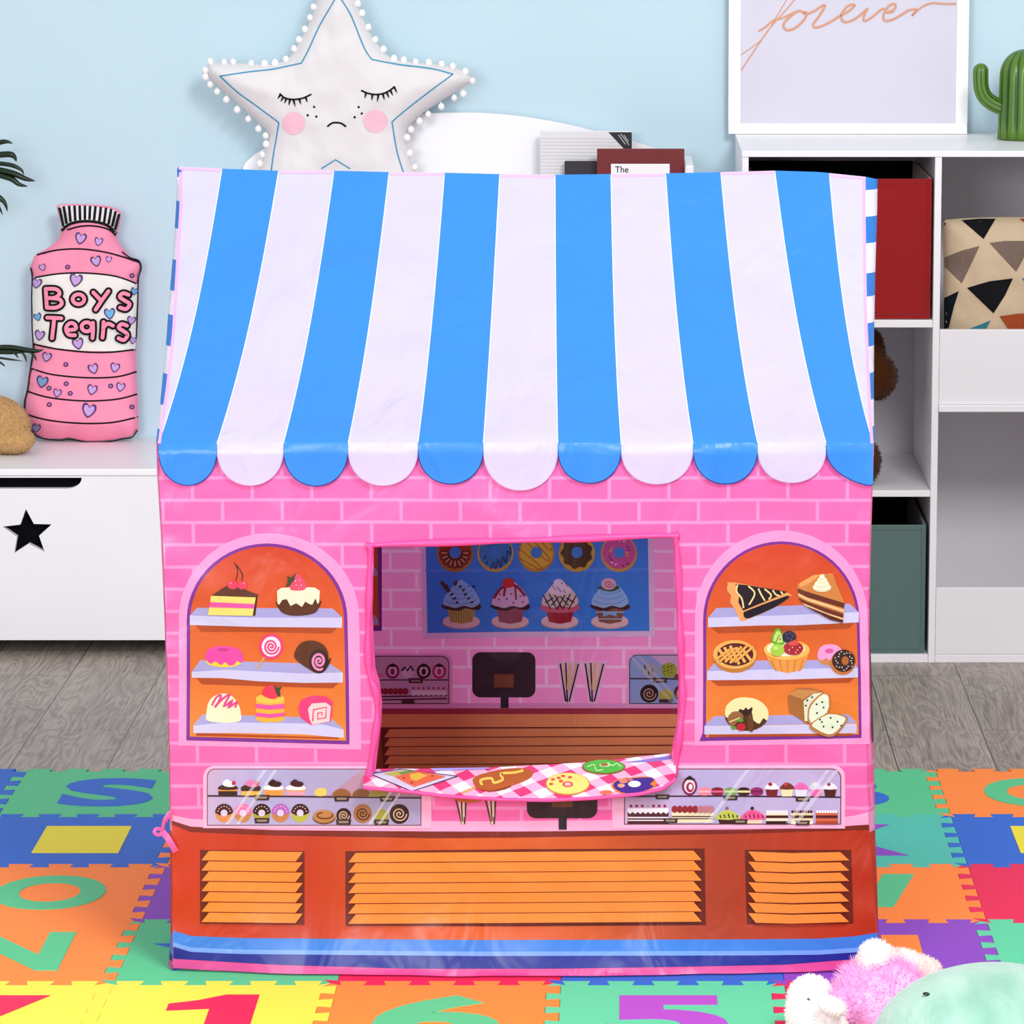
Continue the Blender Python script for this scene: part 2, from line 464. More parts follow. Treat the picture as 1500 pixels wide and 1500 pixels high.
    nt.links.new(a2.outputs[0], bu.inputs['Height']); nt.links.new(bu.outputs['Normal'], b.inputs['Normal'])
    return m
mb = MB(); mb.box((-3, YW, ZFLOOR-.1), (3, YW+.1, 2.7), wall_mat()); o = mb.build('wall_back'); o['kind'] = 'structure'
mb = MB(); mb.box((-3, -1.5, ZFLOOR-.1), (3, YW+.1, ZFLOOR), floor_mat()); o = mb.build('floor'); o['kind'] = 'structure'
WHITE = plain('#eeeef2', .35, .5, 'white_lacquer')
WHITE2 = plain('#e9e9ee', .4, .5, 'white_board')
# ------------------------------------------------------------------ foam puzzle mats
FC = dict(blue='#2f68cc', green='#58c48c', teal='#4fc0ae', orange='#ff8a3c', yellow='#ffe34e', crimson='#e32355', purple='#8a48c0', mint='#5fd0a0', lemon='#eadc3a', lilac='#b04fc8')
def foam(c):
    key = ('foam', c)
    if key in MATS: return MATS[key]
    m, nt, b = newmat('ribbed_foam_'+c)
    b.inputs['Base Color'].default_value = lin(FC[c]); b.inputs['Roughness'].default_value = .62; b.inputs['Specular IOR Level'].default_value = .3
    tc = N(nt, 'ShaderNodeTexCoord'); wv = N(nt, 'ShaderNodeTexWave'); wv.bands_direction = 'X'; wv.wave_profile = 'SIN'
    wv.inputs['Scale'].default_value = 105; wv.inputs['Distortion'].default_value = .15
    nt.links.new(tc.outputs['Object'], wv.inputs['Vector'])
    bu = N(nt, 'ShaderNodeBump'); bu.inputs['Strength'].default_value = .45; bu.inputs['Distance'].default_value = .0006
    nt.links.new(wv.outputs['Fac'], bu.inputs['Height']); nt.links.new(bu.outputs['Normal'], b.inputs['Normal'])
    MATS[key] = m
    return m
def edge_path():
    """tab profile along one 0.3 m edge: (s, n)"""
    a = .0095; out = [(0, 0), (.0125, 0), (.0125, 0)]
    out = [(0.0, 0.0), (.006, 0.0)]
    for k in range(5):
        s = .06*k+.006
        out += [(s+.004, -a), (s+.0005, a), (s+.0355, a), (s+.031, -a)] if True else []
    out += [(.296, 0.0), (.3, 0.0)]
    # tabs: start below, rise with an undercut, fall with an undercut
    q = [(0.0, 0.0)]
    for k in range(5):
        s = .06*k+.012
        q += [(s+.003, -a), (s-.001, a), (s+.037, a), (s+.033, -a)]
    q += [(.3, 0.0)]
    return q
EP = edge_path()
def tile_outline(i, j):
    x0, x1 = -TS/2, TS/2
    b = [(x0+s, x0+n) for s, n in EP]                 # front edge, left to right
    r = [(x1+n, x0+s) for s, n in EP]                 # right edge, front to back
    t = [(x0+s, x1+n) for s, n in EP][::-1]
    l = [(x0+n, x0+s) for s, n in EP][::-1]
    out = b[:-1]+r[:-1]+t[:-1]+l[:-1]
    return [(x*.9975, y*.9975) for x, y in out]
_tile_me = {}
def tile_mesh(c):
    if c in _tile_me: return _tile_me[c]
    poly = tile_outline(0, 0); mb = MB(); k = len(poly)
    V, T = trimesh([poly], 1e9); n = len(V)
    mb.add([(v[0], v[1], -.0002) for v in V], T, foam(c), False)
    mb.add([(p[0], p[1], -.0002) for p in poly]+[(p[0], p[1], -.0118) for p in poly], [(i, (i+1) % k, k+(i+1) % k, k+i) for i in range(k)]+[tuple(range(2*k-1, k-1, -1))], foam(c), False)
    _tile_me[c] = mb
    return mb
TILES = [ # row (0 = by the furniture), col, colour, inset kind, inset colour, where
 (0, -2, 'blue', None, None, 'blank blue foam tile in the far left corner of the mat'),
 (0, -1, 'green', 'S', 'blue', 'green foam tile with a blue letter S, far left by the wooden floor'),
 (0, 0, 'crimson', None, None, 'crimson foam tile behind the left end of the play tent'),
 (0, 1, 'purple', None, None, 'purple foam tile behind the play tent at the mat edge'),
 (0, 2, 'yellow', None, None, 'yellow foam tile behind the play tent at the mat edge'),
 (0, 3, 'green', 'B', 'blue', 'green foam tile with a blue rounded letter, far right behind the play tent'),
 (0, 4, 'orange', 'O', 'green', 'orange foam tile with a green ring letter, far right corner'),
 (1, -2, 'orange', None, None, 'orange foam tile at the left border of the mat, second row from the floor'),
 (1, -1, 'blue', 'box', 'lemon', 'blue foam tile with a yellow rectangle, left of the play tent'),
 (1, 0, 'orange', None, None, 'orange foam tile whose fingers show at the left side of the tent'),
 (1, 1, 'green', None, None, 'green foam tile under the play tent'),
 (1, 2, 'crimson', None, None, 'crimson foam tile under the play tent'),
 (1, 3, 'teal', 'K', 'purple', 'teal foam tile with a purple letter K, right of the play tent'),
 (1, 4, 'blue', 'box', 'lemon', 'blue foam tile with a yellow rectangle, right edge of the picture'),
 (2, -2, 'green', None, None, 'green foam tile at the left border of the mat, middle row'),
 (2, -1, 'orange', 'O', 'green', 'orange foam tile with a green letter O, left of the tent'),
 (2, 0, 'purple', None, None, 'purple foam tile beside the lower left corner of the tent'),
 (2, 1, 'yellow', None, None, 'yellow foam tile under the play tent'),
 (2, 2, 'blue', None, None, 'blue foam tile under the play tent'),
 (2, 3, 'orange', 'V', 'green', 'orange foam tile with a green slanted letter, right of the tent'),
 (2, 4, 'crimson', None, None, 'crimson foam tile at the right edge, below the blue one with the yellow rectangle'),
 (3, -2, 'purple', None, None, 'purple foam tile at the left border of the mat, fourth row'),
 (3, -1, 'orange', 'N', 'green', 'orange foam tile with a green letter N, front left'),
 (3, 0, 'green', 'star', 'blue', 'green foam tile with a blue star tip under the lower left corner of the tent'),
 (3, 1, 'crimson', None, None, 'crimson foam tile strip in front of the tent, behind the orange 6'),
 (3, 2, 'blue', None, None, 'blue foam tile strip in front of the tent, behind the teal 5'),
 (3, 3, 'purple', 'box2', 'orange', 'purple foam tile with an orange rectangle behind the plush toys'),
 (3, 4, 'mint', None, None, 'mint green foam tile at the right edge above the green plush'),
 (4, -2, 'teal', None, None, 'teal foam tile at the front left border of the mat'),
 (4, -1, 'yellow', '7', 'crimson', 'yellow foam tile with a crimson 7 in the front left corner'),
 (4, 0, 'yellow', '1', 'crimson', 'yellow foam tile with a crimson 1, front row'),
 (4, 1, 'orange', '6', 'green', 'orange foam tile with a green 6, front row'),
 (4, 2, 'mint', '5', 'lilac', 'mint foam tile with a purple 5, front row'),
 (4, 3, 'crimson', None, None, 'crimson foam tile under the white and pink plush'),
 (4, 4, 'purple', None, None, 'purple foam tile under the mint green plush'),
]
def inset(kind, c, parent, L):
    mb = MB(); m = foam(c); z0, z1 = -.004, .0006
    if kind in ('box', 'box2', 'star', 'V', '1'):
        if kind == 'box': P = [(-.066, -.078), (.066, -.078), (.066, .082), (-.066, .082)]
        elif kind == 'box2': P = [(.004, -.1), (.056, -.1), (.056, .078), (.004, .078)]
        elif kind == '1': P = [(.0, -.095), (.06, -.095), (.06, .096), (.016, .096), (-.02, .07), (-.056, .056), (-.056, .026), (.0, .034)]
        elif kind == 'V': P = [(-.032, -.078), (.012, -.078), (.055, .1), (.008, .1), (-.012, -.0), (-.03, .1), (-.075, .1)]
        else: P = [(r*sin(2*pi*k/10), r*cos(2*pi*k/10)) for k in range(10) for r in ((.115, .048)[k % 2],)]
        V, T = trimesh([P], 1e9)
        B = P
        mb.add([(x, y, z1) for x, y in V], T, m, False)
        k = len(B); mb.add([(x, y, z1) for x, y in B]+[(x, y, z0) for x, y in B], [(i, (i+1) % k, k+(i+1) % k, k+i) for i in range(k)], m, False)
    else:
        V, T, a, b, c_, d = text_mesh(kind, .042)
        w = {'1': .1, '7': .165, '6': .165, '5': .158, 'S': .15, 'O': .163, 'N': .15, 'B': .14, 'K': .15}[kind]; h = .185
        W = [((v[0]-a)/(b-a)*w-w/2, (v[1]-c_)/(d-c_)*h-h/2) for v in V]
        mb.add([(x, y, z1) for x, y in W], T, m, False)
        cnt = {}
        for t in T:
            for i in range(len(t)): e = (t[i], t[(i+1) % len(t)]); cnt[e] = 1
        ed = [e for e in cnt if (e[1], e[0]) not in cnt]; vs = []; fs = []
        for (i, j) in ed:
            q = len(vs); vs += [(*W[i], z1), (*W[j], z1), (*W[j], z0), (*W[i], z0)]; fs.append((q, q+1, q+2, q+3))
        mb.add(vs, fs, m, False)
    for v in mb.v: v += rootloc(parent)
    dx = {'S': .014, 'B': 0, 'O': .007, 'box': .012, 'N': .0, 'V': .02}.get(kind, 0)
    for v in mb.v: v.x += dx
    return mb.build('letter_inset' if kind not in ('box', 'box2', 'star') else 'shape_inset', parent)
for (r, c, col, kind, kc, lab) in TILES:
    loc = Vector((TX0+TS*(c+.5), TD0+TS*(4-r)-.15, 0))
    mbt = tile_mesh(col)
    key = ('tm', col)
    if kind:
        root = thing('foam_mat_tile', lab, 'play mat', loc, 'interlocking foam mat tiles')
        t = MB(); t.v = [v+loc for v in mbt.v]; t.f = mbt.f; t.mi = mbt.mi; t.mats = mbt.mats; t.smooth = mbt.smooth
        t.build('foam_base', root)
        inset(kind, kc, root, loc)
    else:
        t = MB(); t.v = [v.copy() for v in mbt.v]; t.f = mbt.f; t.mi = mbt.mi; t.mats = mbt.mats; t.smooth = mbt.smooth
        o = t.build('foam_mat_tile'); o.location = loc; tag(o, lab, 'play mat', 'interlocking foam mat tiles')
# ------------------------------------------------------------------ toy chest on the left
ZT = Z_at(641, YW)
YCH = atZ(CX, 687, ZT).y
root = thing('toy_chest', 'low white wooden toy chest with a star cut-out and dark handle slot', 'toy chest', (-.98, (YCH+YW)/2, ZFLOOR))
xl, xr = -1.75, -.765
zb = Z_at(938, YCH)
mb = MB(); mb.box((xl, YCH-.001, Z_at(697, YCH)), (xr, YW-.003, ZT), WHITE, .002); mb.build('top_board', root)
zt2 = Z_at(697, YCH)-.0005
px2x = lambda px: X_at(px, YCH, .2)
star = [(px2x(41+(38 if k % 2 == 0 else 17)*sin(2*pi*k/10-.05)), Z_at(781-(38 if k % 2 == 0 else 17)*cos(2*pi*k/10-.05)*.93, YCH)) for k in range(10)]
sx0 = px2x(-70)
slot = [(sx0, Z_at(700, YCH)), (px2x(122), Z_at(700, YCH))]+[(px2x(122-22+22*cos(a)), Z_at(700+16*sin(a), YCH)) for a in [pi/2*i/6 for i in range(1, 7)]]+[(sx0, Z_at(716, YCH))]
mb = poly_prism([[(xl+.004, zb), (xr-.004, zb), (xr-.004, zt2), (xl+.004, zt2)], star, slot], YCH+.002, YCH+.018, WHITE2)
mb.build('front_panel', root)
mb = MB()
DARKIN = plain('#101014', .9, .1, 'dark_inside')
for x in (xl+.004, xr-.020): mb.box((x, YCH+.0185, zb), (x+.016, YW-.006, zt2), WHITE)
mb.box((xl+.02, YCH+.0185, zb), (xr-.02, YW-.006, zb+.012), WHITE); mb.box((xl+.02, YW-.02, zb+.012), (xr-.02, YW-.006, zt2), WHITE)
mb.build('body', root)
mb = MB(); mb.box((xl+.021, YCH+.022, zb+.013), (xr-.021, YCH+.03, zt2-.001), plain('#0c0c10', .95, .05, 'shade_black')); mb.build('dark_lining', root)  # black sheet behind the cut-outs stands in for the shaded inside
for i, (x, y) in enumerate([(xl+.03, YCH+.05), (xr-.07, YCH+.05), (xl+.03, YW-.07), (xr-.07, YW-.07)]):
    mb = MB(); mb.box((x, y, ZFLOOR), (x+.04, y+.04, zb-.0002), plain('#1c1a1a', .6, .3, 'dark_foot')); mb.build('foot', root)
# ------------------------------------------------------------------ storage unit on the right
root = thing('storage_unit', 'tall white open storage unit with cubbies holding fabric bins', 'shelf', (.55, (YC+YW)/2, ZFLOOR))
cx0 = X_at(1087, YC, .9); cdiv0, cdiv1 = X_at(1365, YC, .5), X_at(1375, YC, .5); cx1 = .98
BD = YW-.004
def cbox(name, lo, hi, m=WHITE, bev=.0012):
    mb = MB(); mb.box(lo, hi, m, bev); return mb.build(name, root)
zc1 = Z_at(230, YC)
cbox('top_board', (cx0-.001, YC-.002, zc1), (cx1, BD, ZC))
cbox('side_panel', (cx0, YC, ZFLOOR), (cx0+.012, BD, zc1-.0002))
cbox('side_panel', (cx1-.012, YC, ZFLOOR), (cx1, BD, zc1-.0002))
cbox('divider', (cdiv0, YC, ZFLOOR), (cdiv1, BD, zc1-.0002))
zbot = Z_at(959, YC)
cbox('bottom_board', (cx0+.0122, YC+.001, ZFLOOR), (cdiv0-.0002, BD, zbot))
cbox('bottom_board', (cdiv1+.0002, YC+.001, ZFLOOR), (cx1-.0122, BD, zbot))
cbox('back_panel', (cx0+.0122, BD-.008, zbot+.0002), (cdiv0-.0002, BD, zc1-.0004), plain('#d6d4da', .6, .3, 'grey_board'), 0)
cbox('back_panel', (cdiv1+.0002, BD-.008, zbot+.0002), (cx1-.0122, BD, zc1-.0004), plain('#d6d4da', .6, .3, 'grey_board'), 0)
zs1a, zs1b = Z_at(480, YC), Z_at(469, YC)
cbox('shelf', (cx0+.0122, YC+.001, zs1a), (cdiv0-.0002, BD-.0084, zs1b))
zs2a, zs2b = Z_at(728, YC), Z_at(718.5, YC)
cbox('shelf', (cx0+.0122, YC+.001, zs2a), (cdiv0-.0002, BD-.0084, zs2b))
zs3a, zs3b = Z_at(603, YC), Z_at(593, YC)
cbox('shelf', (cdiv1+.0002, YC-.006, zs3a), (cx1-.0122, BD-.0084, zs3b))
cbox('front_lip', (cdiv1+.0004, YC+.001, zs3b+.0002), (cx1-.0126, YC+.014, Z_at(483, YC)), WHITE2)
cbox('front_lip', (cdiv1+.0004, YC+.001, zbot+.0002), (cx1-.0126, YC+.014, Z_at(861, YC)), WHITE2)
# fabric bins -------------------------------------------------------
def fabric_bin(lab, hexc, lo, hi, dark):
    root = thing('fabric_bin', lab, 'storage bin', ((lo[0]+hi[0])/2, (lo[1]+hi[1])/2, lo[2]), 'fabric bins in the white storage unit')
    m = plain(hexc, .85, .15, 'velvet', (60, .5, .002), sheen=.25)
    mb = MB(); w = .005
    def panel(nx):  # slightly puffed wall
        pass
    mb.box((lo[0], lo[1], lo[2]), (hi[0], lo[1]+w, hi[2]), m, .0024)
    mb.box((lo[0], hi[1]-w, lo[2]), (hi[0], hi[1], hi[2]), m, .0024)
    mb.box((lo[0], lo[1]+w, lo[2]), (lo[0]+w, hi[1]-w, hi[2]), m)
    mb.box((hi[0]-w, lo[1]+w, lo[2]), (hi[0], hi[1]-w, hi[2]), m)
    mb.box((lo[0]+w, lo[1]+w, lo[2]), (hi[0]-w, hi[1]-w, lo[2]+w), m)
    mb.build('bin_body', root)
    mb = MB(); e = .0016
    mb.box((lo[0]+w+.0003, hi[1]-w-.004, lo[2]+w+.001), (hi[0]-w-.0003, hi[1]-w-.0006, hi[2]-.001), dark)
    mb.box((lo[0]+w+.0003, lo[1]+w+.0006, lo[2]+w+.0002), (hi[0]-w-.0003, hi[1]-w-.0045, lo[2]+w+.003), dark)
    mb.build('lining', root)  # black panels over the inner back and floor
    # piped seam round the front
    mb = MB(); y = lo[1]-.0005; c = .008
    mb.tube([(lo[0]+c, y, lo[2]+c), (hi[0]-c, y, lo[2]+c), (hi[0]-c, y, hi[2]-c), (lo[0]+c, y, hi[2]-c)], .0011, m, 6, True)
    mb.build('piping', root)
BLK = plain('#0b0b0e', .95, .05, 'black_inside')
fabric_bin('deep red velvet bin in the upper cubby of the white storage unit', '#92181a', (cx0+.02, YC+.012, zs1b+.0005), (cdiv0-.004, BD-.012, Z_at(262, YC+.012)), BLK)
fabric_bin('dark teal velvet bin in the bottom cubby of the white storage unit', '#5a736f', (cx0+.02, YC+.012, zbot+.0005), (cdiv0-.006, BD-.012, Z_at(769, YC+.012)), BLK)
# ------------------------------------------------------------------ picture frame on the unit
YP = atZ(CX, 197, ZC).y
root = thing('picture_frame', 'white framed print with copper script lettering leaning on the wall', 'picture frame', (X_at(1243, YP, 1.1), YP, ZC+.0005))
xl, xr = X_at(1067.5, YP, 1.1), X_at(1418.5, YP, 1.1); zb = ZC+.0006; zt = zb+.60
xi0, xi1, zi = X_at(1085, YP, 1.1), X_at(1401, YP, 1.1), Z_at(181, YP)
fw = xi0-xl
PF = plain('#fbfbfc', .3, .5, 'white_frame')
mb = MB()
mb.box((xl, YP, zb), (xr, YP+.018, zi), PF, .0015); mb.box((xl, YP, zt-fw), (xr, YP+.018, zt), PF, .0015)
mb.box((xl, YP+.0002, zi), (xi0, YP+.0178, zt-fw), PF); mb.box((xi1, YP+.0002, zi), (xr, YP+.0178, zt-fw), PF)
mb.build('frame', root)
mb = MB(); mb.box((xi0, YP+.007, zi), (xi1, YP+.012, zt-fw), plain('#cdcbda', .35, .5, 'print_paper'))
P = Painter(mb, plane_surf(YP+.0069), 1e9, matf=lambda c: plain(c, .45, .5, 'ink'))
P.view(1040, 0, 3.2609)
CU = '#d08f6c'
P.line(CU, [(148, 262), (250, 185), (330, 60), (378, -20), (420, -80)], 5, 6)
P.line(CU, [(148, 338), (230, 215), (290, 130), (370, 40), (410, -8), (470, -70)], 6, 6)
P.line(CU, [(230, 150), (265, 130), (300, 100), (350, 85), (400, 60)], 9, 6)
P.line(CU, [(455, 68), (425, 52), (385, 78), (352, 115), (362, 142), (400, 138), (445, 100), (462, 68), (450, 55)], 11, 6)
P.line(CU, [(462, 68), (500, 52), (538, 27), (548, 33), (518, 82), (493, 118), (505, 132), (550, 118), (620, 78)], 10, 6)
P.line(CU, [(600, 88), (660, 55), (692, 25), (660, 28), (628, 70), (640, 105), (690, 92), (755, 40)], 10, 6)
P.line(CU, [(755, 40), (738, 70), (735, 100), (770, 85), (825, 42), (845, 60), (880, 55)], 9, 6)
P.line(CU, [(845, 60), (880, 45), (885, 20), (855, 28), (830, 68), (835, 98), (880, 90), (950, 48)], 10, 6)
P.line(CU, [(950, 48), (985, 45), (965, 75), (1010, 35), (1060, 15), (1110, 18), (1175, 18)], 8, 6)
mb.build('print', root)
# ------------------------------------------------------------------ ceramic cactus
def ribbed(profile_pts, radii, nribs, m, mb, amp=.1, seg=96):
    pts = [Vector(p) for p in profile_pts]; rows = []; up = None
    k = len(pts)
    for i, p in enumerate(pts):
        t = (pts[min(i+1, k-1)]-pts[max(i-1, 0)]).normalized()
        if up is None: up = Vector((0, -1, 0)) if abs(t.y) < .9 else Vector((1, 0, 0))
        up = (up-t*up.dot(t)).normalized(); q = t.cross(up); row = []
        for j in range(seg):
            a = 2*pi*j/seg; r = radii[i]*(1-amp*(1-abs(sin(a*nribs/2)))**1.5)
            row.append(p+(up*cos(a)+q*sin(a))*r)
        rows.append(row)
    mb.grid(rows, m, True)
def cactus_mat():
    m, nt, b = newmat('glazed_cactus_green'); b.inputs['Roughness'].default_value = .3
    g = N(nt, 'ShaderNodeNewGeometry'); no = N(nt, 'ShaderNodeTexNoise'); tc = N(nt, 'ShaderNodeTexCoord'); mp = N(nt, 'ShaderNodeMapping')
    mp.inputs['Scale'].default_value = (60, 60, 8); nt.links.new(tc.outputs['Object'], mp.inputs[0]); nt.links.new(mp.outputs[0], no.inputs['Vector']); no.inputs['Scale'].default_value = 1
    ma = N(nt, 'ShaderNodeMath'); ma.operation = 'MULTIPLY_ADD'; ma.inputs[1].default_value = .5
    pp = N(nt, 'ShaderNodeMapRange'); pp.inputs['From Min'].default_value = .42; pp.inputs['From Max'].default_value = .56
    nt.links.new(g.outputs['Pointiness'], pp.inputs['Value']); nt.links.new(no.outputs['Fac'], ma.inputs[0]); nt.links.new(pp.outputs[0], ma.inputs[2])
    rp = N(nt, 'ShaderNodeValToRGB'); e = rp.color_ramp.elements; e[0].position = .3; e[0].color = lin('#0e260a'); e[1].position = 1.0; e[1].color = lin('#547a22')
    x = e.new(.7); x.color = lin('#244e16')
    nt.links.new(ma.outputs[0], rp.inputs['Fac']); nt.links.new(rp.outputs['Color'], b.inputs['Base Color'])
    return m
YK = atZ(CX, 207, ZC).y+.048
KX = X_at(1502, YK, 1.1); pxs = (X_at(1502, YK, 1.1)-X_at(1402, YK, 1.1))/100
root = thing('ceramic_cactus', 'green ribbed ceramic cactus with an upturned arm on the white unit', 'cactus ornament', (KX, YK, ZC+.0003))
KM = cactus_mat()
H = 128*pxs*1.02; R = 39*pxs
mb = MB(); pts = [(KX, YK, ZC+.0005)]; rad = [R*.9]
for i in range(8): t = i/7; pts.append((KX, YK, ZC+.002+t*(H-R))); rad.append(R*(1.02-.05*t))
for i in range(1, 13): a = pi/2*i/12; pts.append((KX, YK, ZC+.002+H-R+R*sin(a))); rad.append(max(.0006, R*.97*cos(a)))
ribbed(pts, rad, 15, KM, mb); mb.build('body', root)
for sgn in (-1, 1):
    mb = MB(); A = [(-34, 47), (-47, 53), (-58, 62), (-63.5, 74), (-65, 88), (-65, 100)] if sgn < 0 else [(34, 60), (47, 66), (58, 74), (64, 86), (65, 98), (65, 110)]
    P3 = [Vector((KX+p[0]*pxs, YK, ZC+p[1]*pxs)) for p in cr(A, 4)]
    rad = [11.5*pxs]*len(P3)
    top = P3[-1]
    for i in range(1, 7): a = pi/2*i/6; P3.append(top+Vector((0, 0, 11.5*pxs*sin(a)))); rad.append(max(.0004, 11.5*pxs*cos(a)))
    ribbed(P3, rad, 9, KM, mb, .12, 54); mb.build('arm', root)
# ================================================================== THE PLAY TENT
ZE = Z_at(648, YF-.012)                 # eave height
ZR = Z_at(252, YM)                      # ridge height
tent = thing('play_tent', 'pink bakery shop play tent with a blue and white striped roof', 'play tent', (X_at(765, YF, 0), YM, 0))
WXL, WXR = X_at(246, YF, .4), X_at(1272, YF, .4)
def wr(x, z):
    a = .005*noise.noise(Vector((x*5, z*3, 1.3)))+.0028*noise.noise(Vector((x*14, z*9, 4.1)))
    n_ = noise.noise(Vector((x*6+z*4, z*4-x*3, 6.6))); a -= .0030*exp(-(n_/.2)**2)          # soft creases
    e = min(abs(x-WXL), abs(x-WXR)); a += .0013*sin(z*95+x*30)*exp(-(e/.022)**2)   # puckered seams
    return a
def hemf(x, z):
    """the hem spreads forward on the mat"""
    t = max(0, 1-z/.10)
    u = (x-(X_at(765, YF, 0)))/.47
    return -.030*t*t*max(0, 1-u*u)
def surf_wall(px, py):
    p = atY(px, py, YF)
    for _ in range(4): p = atY(px, py, YF+wr(p.x, p.z)+hemf(p.x, max(p.z, 0)))
    if p.z < .002: p = atZ(px, py, .002) if False else Vector((p.x, p.y, .002))
    return p
LE = [(648, 231), (700, 233), (800, 239), (900, 243), (1000, 246), (1100, 249), (1200, 251), (1300, 253), (1425, 253)]
RE = [(648, 1279), (700, 1277), (800, 1273), (950, 1270), (1050, 1268), (1150, 1270), (1220, 1274), (1300, 1279), (1365, 1285), (1425, 1284)]
BOT = [(250, 1418), (400, 1427), (600, 1433), (800, 1433), (1000, 1430), (1150, 1427), (1290, 1416)]
outer = [(lerp_tab(LE, y), y) for y in range(656, 1415, 12)]
outer += [(x, lerp_tab(BOT, x)) for x in range(254, 1284, 12)]
outer += [(lerp_tab(RE, y), y) for y in range(1414, 656, -12)]+[(1279, 656)]
hole = cr([(546, 800), (560, 799), (700, 797), (840, 793), (982, 788), (988, 796), (991, 850), (993, 920), (996, 985), (996, 1030), (990, 1080), (984, 1106), (984, 1128), (900, 1150), (700, 1160), (560, 1148), (546, 1130), (549, 1100), (556, 1050), (555, 1015), (545, 985), (543, 930), (545, 870), (547, 810)], 3, True)
BRICK = cloth_brick(('#ff72b6', '#ff68ae'), '#ff96cd', (0, .012))
BRICK_S = cloth_brick(('#ff72b6', '#ff68ae'), '#ff96cd', (0, .012), 'printed_bricks_side', 'Y')
BRICK_IN = cloth_brick(('#ff9cd6', '#ff98d4'), '#ffc8ea', (.02, .004), 'printed_bricks_back')  # inside bricks lightened to make up for the dim interior
mb = MB()
V, T = trimesh([outer, hole], 8)
mb.add([surf_wall(*v) for v in V], T, BRICK)
P = Painter(mb, surf_wall, 9, .0004); P.clip = hole
# counter, stripes and hem -------------------------------------------------
def band(col, top, bot, inset=.6):
    xs = [254+i*(1278-254)/40 for i in range(41)]
    def cl(x, y): return min(max(x, lerp_tab(LE, y)+inset), lerp_tab(RE, y)-inset)
    P.poly(col, [(cl(x if i else -1e9, lerp_tab(top, x)), lerp_tab(top, x)) if i < 40 else (cl(1e9, lerp_tab(top, x)), lerp_tab(top, x)) for i, x in enumerate(xs)] +
           [(cl(1e9 if i == 40 else (-1e9 if i == 0 else xs[i]), lerp_tab(bot, xs[i])), lerp_tab(bot, xs[i])) for i in range(40, -1, -1)])
T1 = [(250, 1190), (258, 1198), (300, 1201), (700, 1203), (1240, 1198), (1268, 1190)]
T2 = [(250, 1198), (258, 1206), (280, 1211), (400, 1216), (640, 1218), (760, 1218), (1100, 1215), (1200, 1213), (1268, 1208)]
T3 = [(250, 1204), (258, 1212), (280, 1219), (400, 1224), (640, 1228), (760, 1227), (1100, 1221), (1268, 1216)]
T4 = [(250, 1362), (280, 1371), (350, 1374), (700, 1377), (1100, 1376), (1200, 1375), (1260, 1371), (1286, 1364)]
off = lambda t, d: [(a, b+d) for a, b in t]
band('#f7b2d8', T1, off(T2, 1))
band('#7e2a20', T2, off(T4, .5))
band(cloth_gradient([(0, '#d03c1e'), (.22, '#c63f22'), (.45, '#e0652c'), (.62, '#d95f2e'), (.8, '#b8432a'), (1, '#c03a20')], 'X', -.5, .45, 'counter_gradient'), T3, T4)  # counter tone varies along its width
band('#3f86e4', T4, off(T4, 21))
band('#7aa8f2', off(T4, 17), off(T4, 24))
band('#1a2a96', off(T4, 23.5), off([(a, b-40) for a, b in BOT], 30) if False else [(x, lerp_tab(BOT, x)-14) for x in range(250, 1291, 20)])
band('#e0509e', [(x, lerp_tab(BOT, x)-13.5) for x in range(250, 1291, 20)], [(x, lerp_tab(BOT, x)-1) for x in range(250, 1291, 20)], 1.5)
P.L = 9
DB = '#702418'; OR = '#ff9440'; SL = '#8a3420'
# louvred panels
P.poly(DB, [(293, 1245), (446, 1247), (446, 1355), (293, 1353)])
P.poly(DB, [(506, 1247), (760, 1244), (1032, 1243), (1034, 1355), (760, 1357), (506, 1356)])
P.poly(DB, [(1091, 1245), (1247, 1245), (1250, 1353), (1094, 1354)])
for k in range(7):
    y = 1247.2+15.05*k
    P.poly(OR, [(306, y-.6), (443.5, y+1), (433, y+14.6), (295, y+13)]); P.line(SL, [(295, y+13.4), (433, y+15)], 1)
    y2 = 1249.5+15.0*k
    P.poly(OR, [(521, y2), (760, y2-1.5), (1016, y2-3.5), (1028, y2+10.5), (760, y2+12.3), (510, y2+13.8)]); P.line(SL, [(511, y2+14.1), (760, y2+12.7), (1028, y2+10.9)], 1)
    P.poly(OR, [(1096, y), (1160, y+2.5), (1231, y+1), (1244, y+13), (1160, y+15.5), (1107, y+14.2)]); P.line(SL, [(1107, y+14.5), (1160, y+15.9), (1244, y+13.4)], 1)
# arched shop windows -------------------------------------------------------
PUR = '#7c2f96'
def arch(x0, x1, yt, ysp, yb0, yb1, n=26):
    cx, rx = (x0+x1)/2, (x1-x0)/2
    return [(cx-rx*cos(pi*i/n), ysp-(ysp-yt)*sin(pi*i/n)) for i in range(n+1)]+[(x1+2, (ysp+yb1)/2), (x1+3, yb1), (x0-.5, yb0), (x0, (ysp+yb0)/2)]
SH1, SH2 = '#aaa6dc', '#cfcdf0'
ORG = cloth_gradient([(0, '#f08a34'), (.45, '#e2682a'), (1, '#d23c26')], 'Z', .33, .60, 'printed_shop_window')
BRN = '#b04a1c'
P.poly('#ff9ed2', arch(262, 526, 781, 905, 1092, 1098))
P.poly(PUR, arch(273.5, 509, 796, 908, 1084.5, 1090.5)); P.poly(ORG, arch(278.5, 504, 800.5, 908, 1079, 1085))
P.poly('#ff9ed2', arch(1018, 1271, 777, 905, 1092, 1090))
P.poly(PUR, arch(1030, 1259, 793, 908, 1085.5, 1081)); P.poly(ORG, arch(1034.5, 1255, 797, 908, 1080, 1076))
P.poly(PUR, [(1024.5, 1085.5), (1031, 1070), (1036, 1085)])
P.view(230, 760, 4.168)
